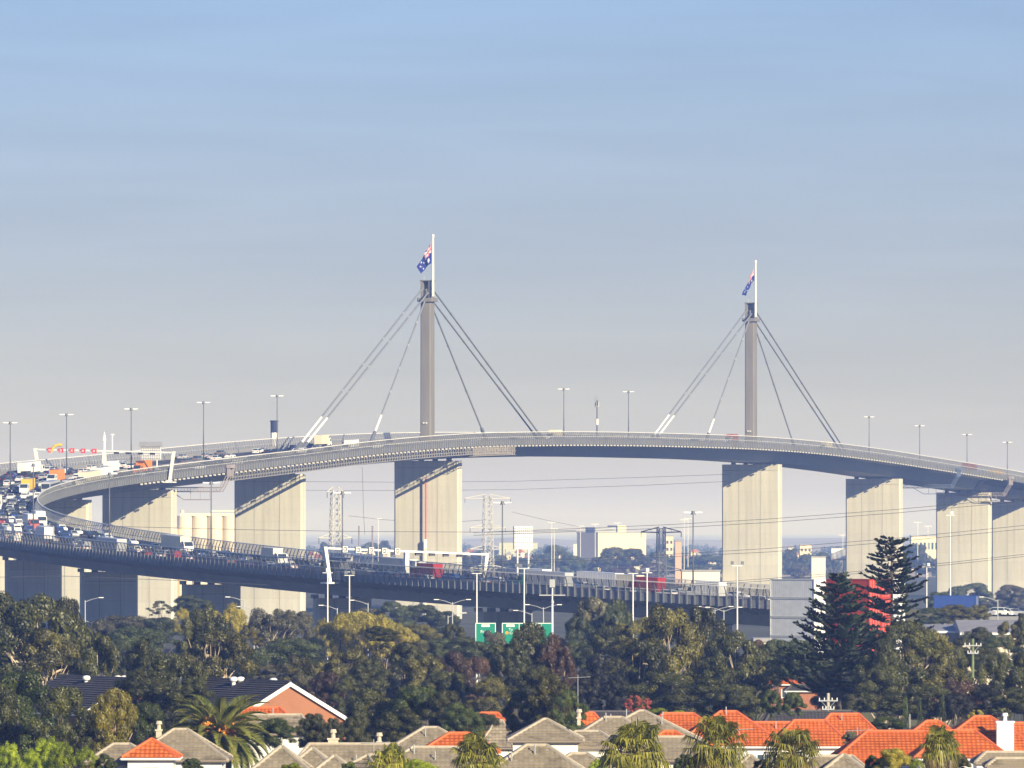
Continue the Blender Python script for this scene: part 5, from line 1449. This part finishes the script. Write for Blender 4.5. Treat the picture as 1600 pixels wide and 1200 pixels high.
# ------------------------------------------------------------------ poles, floodlights, road signs
def flood_mast(x, ytop, d, heads, label):
    top = at(x, ytop, d)
    r = empty('floodlight_mast', (top.x, d, 0)); later(r, label, 'floodlight', 'white floodlight masts before the viaduct', x)
    b = MB(); b.tube((0, 0, 0), (0, 0, top.z), .17, .10, 8); b.build('pole', M['white'], r)
    b = MB(); b.box((0, 0, top.z), (1.8, .12, .12)); b.build('crossbar', M['white'], r)
    for sx in heads:
        b = MB(); b.box((sx, -.1, top.z + .5), (.55, .4, .6)); b.build('floodlight_head', M['post'] if abs(sx) > .4 else M['lamp'], r)
for x, y, hd in ((512, 895, (0,)), (546, 899, (-.6, .7)), (745, 896, (-.8, .8)), (819, 888, (-1.3, -.6, .9)), (989, 896, (-.9, .7)), (1011, 895, (0.1,)), (1152, 884, (-.9, .9)), (1485, 805, (.3,)), (1448, 886, (-.5, .4))):
    flood_mast(x, y, 1280 if x < 1400 else 1500, hd, 'slim white floodlight mast before the lower viaduct' if x < 1400 else 'white floodlight mast beside the right-hand piers')
def arm_light(x, ytop, d, arms, label, span=2.6, rise=.5):
    top = at(x, ytop, d)
    r = empty('street_light', (top.x, d, 0)); later(r, label, 'street light', 'street lights on the road below the viaduct', x)
    b = MB(); b.tube((0, 0, 0), (0, 0, top.z), .14, .09, 8); b.build('pole', M['galv'], r)
    for sx in arms:
        b = MB(); b.chain([(0, 0, top.z - .3), (sx * span * .5, 0, top.z + rise * .4), (sx * span, 0, top.z + rise)], [.08, .06, .05], 6); o = b.build('arm', M['galv'], r)
        b = MB(); b.box((sx * (span + .35), 0, top.z + rise), (.9, .3, .14)); b.build('lamp_head', M['lamp'], o)
for x, y, arms in ((133, 938, (1,)), (143, 971, (1, -1)), (381, 937, (-1,)), (397, 952, (-1,)), (527, 950, (-1,)), (575, 942, (-1,)), (707, 941, (1, -1)), (700, 962, (1,)), (831, 958, (-1,)), (849, 949, (1, -1)), (1117, 952, (-1, 1)), (1131, 953, (1, -1)), (1559, 937, (-1,))):
    arm_light(x, y, 1330, arms, '%s street light below the viaduct' % ('two-armed' if len(arms) > 1 else 'single-armed'))
def camera_pole():
    d = 1000; top = at(863, 908, d)
    r = empty('camera_pole', (top.x, d, 0)); tag(r, 'white pole with crossbar and boxed top beside the green road sign', 'pole')
    b = MB(); b.tube((0, 0, 0), (0, 0, at(0, 938, d).z), .16, .14, 8); b.tube((0, 0, at(0, 938, d).z), (0, 0, top.z), .10, .09, 8); b.build('pole', M['white'], r)
    b = MB(); b.box((0, 0, at(0, 930, d).z), (3.6, .3, .16)); b.build('crossbar', M['galv'], r)
    b = MB(); b.box((0, -.1, top.z - .3), (.75, .5, 1.1)); b.build('antenna_box', M['galv'], r)
    b = MB(); b.tube((0, 0, at(0, 943, d).z), (0, 0, at(0, 939, d).z), .24, .24, 8); b.build('collar', M['galv'], r)
camera_pole()
def text(body, loc, size, m_, parent, name='lettering', align='CENTER'):
    c = bpy.data.curves.new(name, 'FONT'); c.body = body; c.size = size; c.align_x = align; c.extrude = .004
    c.materials.append(m_)
    t = bpy.data.objects.new(name, c); C.objects.link(t)
    bpy.context.view_layer.update()
    me = bpy.data.meshes.new_from_object(t.evaluated_get(bpy.context.evaluated_depsgraph_get()))
    bpy.data.objects.remove(t)
    o = bpy.data.objects.new(name, me); C.objects.link(o); o.parent = parent; o.location = loc; o.rotation_euler = (RAD(90), 0, 0)
    return o
def road_signs():
    d = 1240
    gm = mat('sign_green', (.004, .22, .14), .45); wm = mat('sign_white', (.80, .80, .78), .5); om = mat('sign_orange', (.75, .30, .02), .5)
    def panel(x0, x1, ytop, ybot, label, dividers):
        a, c = at(x0, ytop, d), at(x1, ybot, d)
        w, h = c.x - a.x, a.z - c.z
        r = empty('road_sign', ((a.x + c.x) / 2, d, c.z)); tag(r, label, 'road sign', 'green direction signs')
        b = MB(); b.box((0, 0, h / 2), (w, .12, h)); b.build('sign_board', gm, r)
        b = MB()
        for z in (.10, h - .10): b.box((0, -.065, z), (w - .1, .02, .12))
        for sx in (-1, 1): b.box((sx * (w / 2 - .1), -.065, h / 2), (.12, .02, h - .4))
        for q in dividers: b.box((q, -.065, h / 2), (.10, .02, h - .4))
        b.build('border', wm, r)
        b = MB()
        for sx in (-.3, .3): b.tube((sx * w, .2, -c.z), (sx * w, .2, h), .14, .14, 6)
        b.build('post', M['galv'], r)
        return r, w, h
    r, w, h = panel(742.5, 775, 973, 1007, 'left green direction sign, partly behind foliage', ())
    b = MB(); b.box((0, -.07, h - .5), (1.4, .03, .42)); b.build('exit_tab', wm, r)
    text('EXIT', (0, -.10, h - .62), .36, gm, r); text('Fisher', (0, -.075, h - 1.75), .72, wm, r)
    r, w, h = panel(784, 865, 973, 1007, 'wide green direction sign with orange route badge', (-1.45,))
    b = MB(); b.box((-2.95, -.07, h - .5), (1.4, .03, .42)); b.build('exit_tab', wm, r)
    text('EXIT', (-2.95, -.10, h - .62), .36, gm, r); text('To', (-2.9, -.075, h - 1.35), .6, wm, r); text('City', (-2.6, -.075, h - 1.95), .6, wm, r)
    b = MB(); b.tube((-3.55, -.10, h - 1.72), (-3.55, -.06, h - 1.72), .28, .28, 12); b.build('route_badge', om, r)
    b = MB(); b.box((1.6, -.07, h - .5), (1.6, .03, .42)); b.build('exit_tab', wm, r)
road_signs()
def utility_pole(x, ytop, d, label, tone):
    top = at(x, ytop, d); r = empty('utility_pole', (top.x, d, 0)); tag(r, label, 'pole', 'timber utility poles')
    m_ = mat('pole_' + tone, (.16, .20, .09) if tone == 'green' else (.45, .40, .33), .9, .2, 2)
    b = MB(); b.tube((0, 0, 0), (0, 0, top.z), .19, .15, 8); b.build('pole', m_, r)
    for dz, w in ((-.75, 1.9), (-1.6, 1.2)):
        b = MB(); b.box((0, -.2, top.z + dz), (w, .12, .13)); o = b.build('crossarm', M['galv'], r)
        for k in (-.46, -.2, .2, .46):
            b = MB(); b.tube((k * w, -.2, top.z + dz + .06), (k * w, -.2, top.z + dz + .3), .06, .05, 6); b.build('insulator', M['white'], o)
    b = MB(); b.tube((0, -.2, top.z - 1.55), (.7, -.2, top.z - .8), .03, n=4); b.tube((0, -.2, top.z - 1.55), (-.7, -.2, top.z - .8), .03, n=4); b.build('brace', M['galv'], r)
utility_pole(1520, 998, 800, 'green-tinted timber power pole before the dark trees at right', 'green')
utility_pole(1294, 1083, 720, 'pale timber power pole above the dark corrugated roof', 'pale')
def antenna(x, ytop, d, label):
    top = at(x, ytop, d); r = empty('roof_antenna', (top.x, d, top.z - 3.2)); tag(r, label, 'antenna', 'roof antennas')
    b = MB(); b.tube((0, 0, -1.0), (0, 0, 3.2), .035, .03, 5); b.build('mast', M['galv'], r)
    b = MB(); b.tube((-.9, 0, 2.9), (1.1, 0, 3.0), .025, n=4)
    for i in range(6): b.tube((-.8 + .36 * i, -.35, 2.92), (-.8 + .36 * i, .35, 2.92), .015, n=4)
    b.build('aerial', M['galv'], r)
antenna(903, 1054, 640, 'television aerial beside the rounded olive tree')
antenna(1340, 1136, 560, 'television aerial over the orange roofs at the right')
antenna(1155, 1135, 560, 'television aerial over the orange hip right of centre')
antenna(584, 1155, 500, 'television aerial over the long grey roof')

# ------------------------------------------------------------------ far background
def lattice_tower(x, ytop, d, H, wb, wt, arms, label, dark=False):
    top = at(x, ytop, d); z0 = max(0, top.z - H)
    r = empty('transmission_tower', (top.x, d, 0), .35); tag(r, label, 'transmission tower', 'lattice transmission towers')
    m_ = mat('tower_steel_dark', (.16, .17, .2), .6) if dark else mat('tower_steel', (.58, .57, .53), .6)
    b = MB(); n = 11
    def wd(t): return (wb + (wt - wb) * t ** .7) / 2
    for i in range(n):
        t0, t1 = i / n, (i + 1) / n; za, zb = top.z * t0, top.z * t1; a, c = wd(t0), wd(t1)
        cor0 = [Vector((sx * a, sy * a, za)) for sx, sy in ((-1, -1), (1, -1), (1, 1), (-1, 1))]
        cor1 = [Vector((sx * c, sy * c, zb)) for sx, sy in ((-1, -1), (1, -1), (1, 1), (-1, 1))]
        for k in range(4):
            b.tube(cor0[k], cor1[k], .20, .18, 4); b.tube(cor0[k], cor1[(k + 1) % 4], .10, .10, 4); b.tube(cor0[(k + 1) % 4], cor1[k], .10, .10, 4); b.tube(cor1[k], cor1[(k + 1) % 4], .09, .09, 4)
    b.build('lattice_body', m_, r)
    for (f_, span) in arms:
        z = top.z * f_
        b = MB()
        for sx in (-1, 1):
            for sy in (-.6, .6): b.tube((sx * .8, sy, z), (sx * span, 0, z + .2), .24, .20, 4)
            b.tube((sx * .8, 0, z + 2.0), (sx * span, 0, z + .25), .22, .16, 4)
            b.tube((sx * span * .5, 0, z), (sx * span * .5, 0, z + 1.1), .06, n=4)
        o = b.build('crossarm', m_, r)
        b = MB()
        for sx in (-1, 1): b.tube((sx * span, 0, z + .1), (sx * span, 0, z - 1.8), .16, .16, 5)
        b.build('insulator_string', M['post'], o)
lattice_tower(524, 766, 2500, 60, 5.0, 2.4, ((.98, 3.0), (.60, 6.0), (.40, 6.4)), 'pale lattice tower between the two left piers')
lattice_tower(762, 775, 3300, 60, 5.5, 3.0, ((.97, 11.0), (.66, 8.5), (.44, 8.5), (.24, 8.5)), 'pale lattice tower right of the left pylon pier')
lattice_tower(1033, 826, 2700, 30, 3.6, 2.4, ((.95, 8.0), (.45, 9.0)), 'grey lattice tower before the cream factory', True)
def wires():
    wm = mat('power_cable', (.07, .07, .08), .6)
    def wire(pts, d, label, rad=.045):
        V = [at(x, y, d) for x, y in pts]
        b = MB(); b.chain(V, [rad] * len(V), 4); o = b.build('power_line', wm)
        tag(o, label, 'cable', 'overhead power lines')
    for k, dy in enumerate((0, 5.5)):
        nm = ('upper', 'lower')[k]
        wire([(740, 832 + dy * .8), (900, 826 + dy * .8), (1050, 819.5 + dy), (1200, 811 + dy), (1400, 796 + dy), (1620, 776 + dy)], 1420 + k * 5, '%s wire of the highest pair crossing the right-hand piers' % nm)
        wire([(700, 880 + dy * .8), (900, 873.5 + dy * .6), (1050, 866 + dy * .7), (1200, 857 + dy), (1400, 841 + dy), (1620, 819 + dy)], 1430 + k * 5, '%s wire of the middle pair crossing the right-hand piers' % nm)
        wire([(1000, 918 + dy * .6), (1200, 904 + dy * .6), (1400, 888 + dy * .6), (1620, 864 + dy * .6)], 1440 + k * 5, '%s wire of the lowest pair crossing the right-hand piers' % nm)
    wire([(-20, 815), (200, 823), (400, 828), (560, 830.5), (760, 831.5), (900, 829)], 1400, 'single dark wire level across the left piers')
    wire([(470, 752.5), (640, 753.5), (800, 752), (1000, 746), (1140, 741)], 2600, 'higher of two thin wires under the main span', .06)
    wire([(470, 766), (640, 766.5), (800, 765), (1000, 758.5), (1140, 752)], 2600, 'lower of two thin wires under the main span', .06)
    wire([(-20, 902), (100, 900), (300, 908), (420, 914)], 1380, 'thin wire crossing the shaded piers at the lower left')
    wire([(545, 806), (600, 812), (680, 818), (760, 812)], 2560, 'sagging wire right of the left lattice tower', .06)
    wire([(800, 800), (850, 812), (910, 824), (960, 828)], 2900, 'sagging wire from the middle lattice tower', .06)
    wire([(566, 730), (568, 800), (570, 835)], 2330, 'thin rope hanging from the deck left of the pylon pier', .05)
wires()
def silo_block():
    d = 3000
    a, c = at(277, 806, d), at(372, 806, d)
    r = empty('grain_silo', ((a.x + c.x) / 2, d, 0)); tag(r, 'cream ribbed grain silos between the two left piers', 'silo')
    w = c.x - a.x; n = 4; cw = w / n
    CR = mat('silo_cream', (.74, .66, .50), .85, .06, .1)
    for i in range(n + 1):
        x = -w / 2 + cw * (i + .5)
        b = MB(); b.tube((x, 0, 0), (x, 0, a.z), cw * .5, cw * .5, 20); b.build('silo_cell', CR, r, smooth=False)
    b = MB(); b.box((cw * .4, 0, a.z + .5), (w * 1.1, cw * .7, 1.0)); b.build('top_walkway', CR, r)
    b = MB(); b.box((w * .25, 0, a.z + 2.0), (w * .4, 1.5, .6)); b.tube((-w * .42, 0, a.z), (-w * .42, 0, a.z + 2.4), .8, .8, 8); b.build('conveyor', CR, r)
    b = MB(); b.box((-w * .66, -4, at(0, 826, d).z / 2), (w * .34, 8, at(0, 826, d).z)); b.build('side_house', CR, r)
silo_block()
def far_box(x0, x1, ytop, d, dep, colr, label, rz=0.0, name='factory', extra=None, win=None):
    a, c = at(x0, ytop, d), at(x1, ytop, d)
    r = empty(name, ((a.x + c.x) / 2, d, 0), rz); tag(r, label, 'building', 'far buildings')
    w = (c.x - a.x); h = a.z
    b = MB(); b.box((0, dep / 2, h / 2), (w, dep, h)); b.build('wall', colr, r)
    b = MB(); b.box((0, dep / 2, h + .3), (w + .6, dep + .6, .6)); b.build('roof', GREYROOF, r)
    if win:
        nx, nz = win
        for i in range(nx):
            for j in range(nz):
                b = MB(); b.box((-w / 2 + w * (i + .5) / nx, -.05, h * (j + .6) / nz * .9), (w / nx * .55, .12, h / nz * .4)); b.build('window', mat('window_glass', (.05, .07, .09), .1, spec=.6), r)
    if extra:
        for (ex, ez, ew, eh, cm) in extra: b = MB(); b.box((ex, dep / 2, h + .62 + ez + eh / 2), (ew, dep * .5, eh)); b.build('roof_plant', cm, r)
    return r
CF = mat('factory_cream', (.74, .64, .45), .85, .06, .05)
GB = mat('factory_grey', (.36, .38, .42), .8)
far_box(931, 1013, 833, 4950, 36, CF, 'cream factory with sunlit front and shaded blue-grey flank', RAD(23), 'factory', [(-8, 0, 15, 3.4, GB), (4, 0, 6, 4.6, CF)], win=None)
far_box(1040, 1052, 838, 5400, 12, CF, 'small cream block right of the factory', 0, 'far_building', win=(2, 4))
far_box(1055, 1065, 846, 3650, 12, mat('far_pink', (.60, .38, .28), .9), 'small pinkish block right of the factory', 0, 'far_building')
def billboard():
    d = 3000; a, c = at(1299, 857, d), at(1322, 873, d)
    r = empty('billboard', ((a.x + c.x) / 2, d, 0)); tag(r, 'white hoarding on posts beside the second right-hand pier', 'billboard')
    b = MB(); b.box((0, 0, (a.z + c.z) / 2), (c.x - a.x, .4, a.z - c.z)); b.build('panel', M['white'], r)
    b = MB(); b.box((0, -.25, c.z - .3), (c.x - a.x + .4, .3, .5)); b.build('ledge', mat('far_pink', (.60, .38, .28), .9), r)
    for k in (-2, 2): b = MB(); b.tube((k, .4, 0), (k, .4, c.z), .3, .3, 6); b.build('post', M['galv'], r)
billboard()
far_box(1424, 1466, 838, 4950, 20, CF, 'long cream building between the right-hand piers', 0, 'far_building', win=(7, 2))
far_box(1250, 1268, 852, 5550, 14, CF, 'cream building half hidden by hazy trees at the right', 0, 'far_building', win=(3, 3))
far_box(1268, 1290, 871, 3650, 14, PALE, 'low pale building between hazy trees at the right', 0, 'far_building')
far_box(896, 912, 850, 6300, 14, PALE, 'tiny pale building left of the factory', 0, 'far_building')
far_box(780, 840, 848, 6900, 20, mat('far_green', (.45, .48, .36), .9), 'long low pale green shed behind the lattice tower', 0, 'far_building')
far_box(1066, 1125, 893, 2600, 20, PALE, 'white shed roof beside the second pylon pier', 0, 'far_building')
far_box(560, 610, 858, 6450, 14, PALE, 'pale low buildings behind the two chimneys', 0, 'far_building')
far_box(480, 520, 862, 6300, 14, CF, 'cream low building beside the left lattice tower', 0, 'far_building')
far_box(1180, 1206, 1003, 1150, 10, CREAMW, 'low cream wall left of the white containers', 0, 'far_building')
def far_house(x, ytop, d, w, col, rc):
    top = at(x, ytop, d); r = empty('far_house', (top.x, d, 0), random.Random(x).uniform(-.6, .6)); later(r, 'tiny %s house in the hazy suburb beyond the bridge' % col, 'house', 'far suburb houses', x)
    k = w * d / F; h = min(top.z, 9.0); z0 = top.z - h
    b = MB(); b.box((0, 0, (top.z - 2.2) / 2), (k, k * .8, top.z - 2.2)); b.build('wall', PALE if col == 'white' else CF, r)
    b = MB(); hx, hy, ze = k / 2 + .4, k * .4 + .4, top.z - 2.2
    b.add([(-hx, -hy, ze), (hx, -hy, ze), (hx, hy, ze), (-hx, hy, ze), (-hx * .45, 0, top.z), (hx * .45, 0, top.z)], [(0, 1, 5, 4), (1, 2, 5), (2, 3, 4, 5), (3, 0, 4)]); b.build('roof', rc, r)
    b = MB(); b.box((k * .2, -k * .4 - .06, ze - 1.6), (k * .25, .1, 1.3)); b.build('window', mat('window_glass', (.05, .07, .09), .1, spec=.6), r)
FR = (mat('far_roof_red', (.42, .16, .09), .9), GREYROOF)
for i, (x, y) in enumerate(((486, 862), (497, 866), (545, 864), (558, 868), (614, 862), (735, 858), (748, 866), (795, 862), (812, 858), (825, 868), (851, 862), (884, 864), (898, 870), (1075, 868), (1092, 864), (1112, 870), (1228, 868), (1243, 862), (1257, 872), (1276, 866), (1290, 874), (1425, 862), (1441, 868), (1455, 874), (876, 856), (1085, 858), (1236, 852), (604, 856))):
    far_house(x, y, 4700 + (i * 137) % 900, 7 + (i * 5) % 7, ('white', 'cream')[i % 2], FR[(i // 2) % 2])
def far_woodland():
    rnd = random.Random(9); b = MB()
    for i in range(230):
        d = rnd.uniform(4600, 9500); x = rnd.uniform(380, 1620)
        c = at(x, 800, d); r_ = rnd.uniform(3.5, 7.5)
        for j in range(rnd.randrange(2, 5)):
            leaf_cloud(b, (c.x + rnd.uniform(-14, 14), d, r_ * .55 + rnd.uniform(0, 3)), r_, 110, 2.0, rnd, .8)
    o = b.build('far_woodland', LEAF['bluegreen']); tag(o, 'scattered hazy woodland far beyond the bridge', 'woodland', kind='stuff')
far_woodland()
def chimney_stack(x, ytop, d, w, label, banded=False):
    top = at(x, ytop, d); r = empty('chimney_stack', (top.x, d, 0)); tag(r, label, 'chimney', 'industrial chimneys')
    k = w * d / F / 2
    cm = mat('stack_brown', (.22, .19, .18), .9) if not banded else M['white']
    zs = top.z * (.55 if not banded else at(0, 676, d).z / top.z)
    b = MB(); b.tube((0, 0, 0), (0, 0, zs), k * 1.1, k, 10); b.build('shaft', cm, r)
    b = MB(); b.tube((0, 0, zs), (0, 0, top.z), k, k * (.92 if not banded else 1.02), 10); b.build('top_band', cm if not banded else mat('stack_navy', (.02, .025, .06), .7), r)
    b = MB(); b.tube((0, 0, top.z), (0, 0, top.z + .5), k * 1.15, k * 1.15, 10); b.build('rim', cm if not banded else mat('stack_navy', (.02, .025, .06), .7), r)
chimney_stack(561, 823, 4500, 2.6, 'left one of two thin brown chimneys between the piers')
chimney_stack(582, 823, 4500, 2.8, 'right one of two thin brown chimneys between the piers')
chimney_stack(428.5, 659, 2700, 12, 'white chimney with dark navy top behind the left deck', True)
def far_mast(x, ytop, d, label):
    top = at(x, ytop, d); r = empty('far_light_mast', (top.x, d, 0)); later(r, label, 'light mast', 'far light masts', x)
    b = MB(); b.tube((0, 0, 0), (0, 0, top.z), .22, .16, 6); b.build('pole', M['white'], r)
    b = MB()
    for k in (-1.6, 0, 1.6): b.box((k, 0, top.z + .3), (1.0, .6, .5))
    b.box((0, 0, top.z), (4, .1, .1)); b.build('lamp_cluster', M['lamp'], r)
for x, y in ((591, 811), (862, 817), (866, 827), (907, 823), (930, 820), (965, 818), (1069, 813), (1075, 811), (1317, 837), (1434, 817), (1450, 823)): far_mast(x, y, 4300, 'thin pale light mast standing far behind the bridge')
def vents_on_pier():
    d = st(s_far(669))[1] - 3.4
    p0, p1 = at(665, 850, d), at(665, 745, d)
    r = empty('hoist_mast', (p0.x, d, 0)); tag(r, 'red and white hoist mast running up the left pylon pier', 'hoist')
    b = MB(); b.box((0, 0, (p0.z) / 2), (.5, .5, p0.z)); b.build('lower_section', M['white'], r)
    b = MB(); b.box((0, 0, (p0.z + p1.z) / 2), (.42, .42, p1.z - p0.z)); b.build('upper_section', mat('hoist_red', (.5, .05, .05), .6), r)
    b = MB(); b.box((0, -.2, p0.z), (.9, .9, 3.0)); b.build('hoist_cage', M['white'], r)
vents_on_pier()
def yellow_hoop():
    p = P(-300, -15, 0)
    q = at(88, 705, p.y)
    r = empty('crane_arm', (q.x, p.y, p.z)); tag(r, 'yellow curved lifting arm above the left lane gantry', 'crane')
    zt = q.z - p.z
    b = MB(); b.tube((1.1, 0, 0), (1.1, 0, zt + 1.6), .09, .07, 6); b.build('pole', M['galv'], r)
    b = MB(); b.chain([(-1.5, 0, zt - .6), (-1.1, 0, zt + .7), (-.4, 0, zt + 1.5), (.6, 0, zt + 1.8), (1.6, 0, zt + 1.7)], [.18, .32, .42, .42, .40], 8); b.build('boom', paint('yellow'), r)
yellow_hoop()
flush_labels()

# ------------------------------------------------------------------ haze
def build_haze():
    m = bpy.data.materials.new('haze_air')
    m.use_nodes = True
    nt = m.node_tree
    for n in list(nt.nodes):
        if n.type != 'OUTPUT_MATERIAL': nt.nodes.remove(n)
    v = nt.nodes.new('ShaderNodeVolumePrincipled')
    v.inputs['Color'].default_value = (*HAZE_COLOR, 1)
    v.inputs['Density'].default_value = HAZE_DENSITY
    v.inputs['Anisotropy'].default_value = 0.0
    v.inputs['Absorption Color'].default_value = (1, 1, 1, 1)
    nt.links.new(v.outputs[0], nt.nodes['Material Output'].inputs['Volume'])
    b = MB(); b.box((0, 22400, 62), (18400, 45400, 126))
    o = b.build('haze', m)
    o['kind'] = 'stuff'
build_haze()
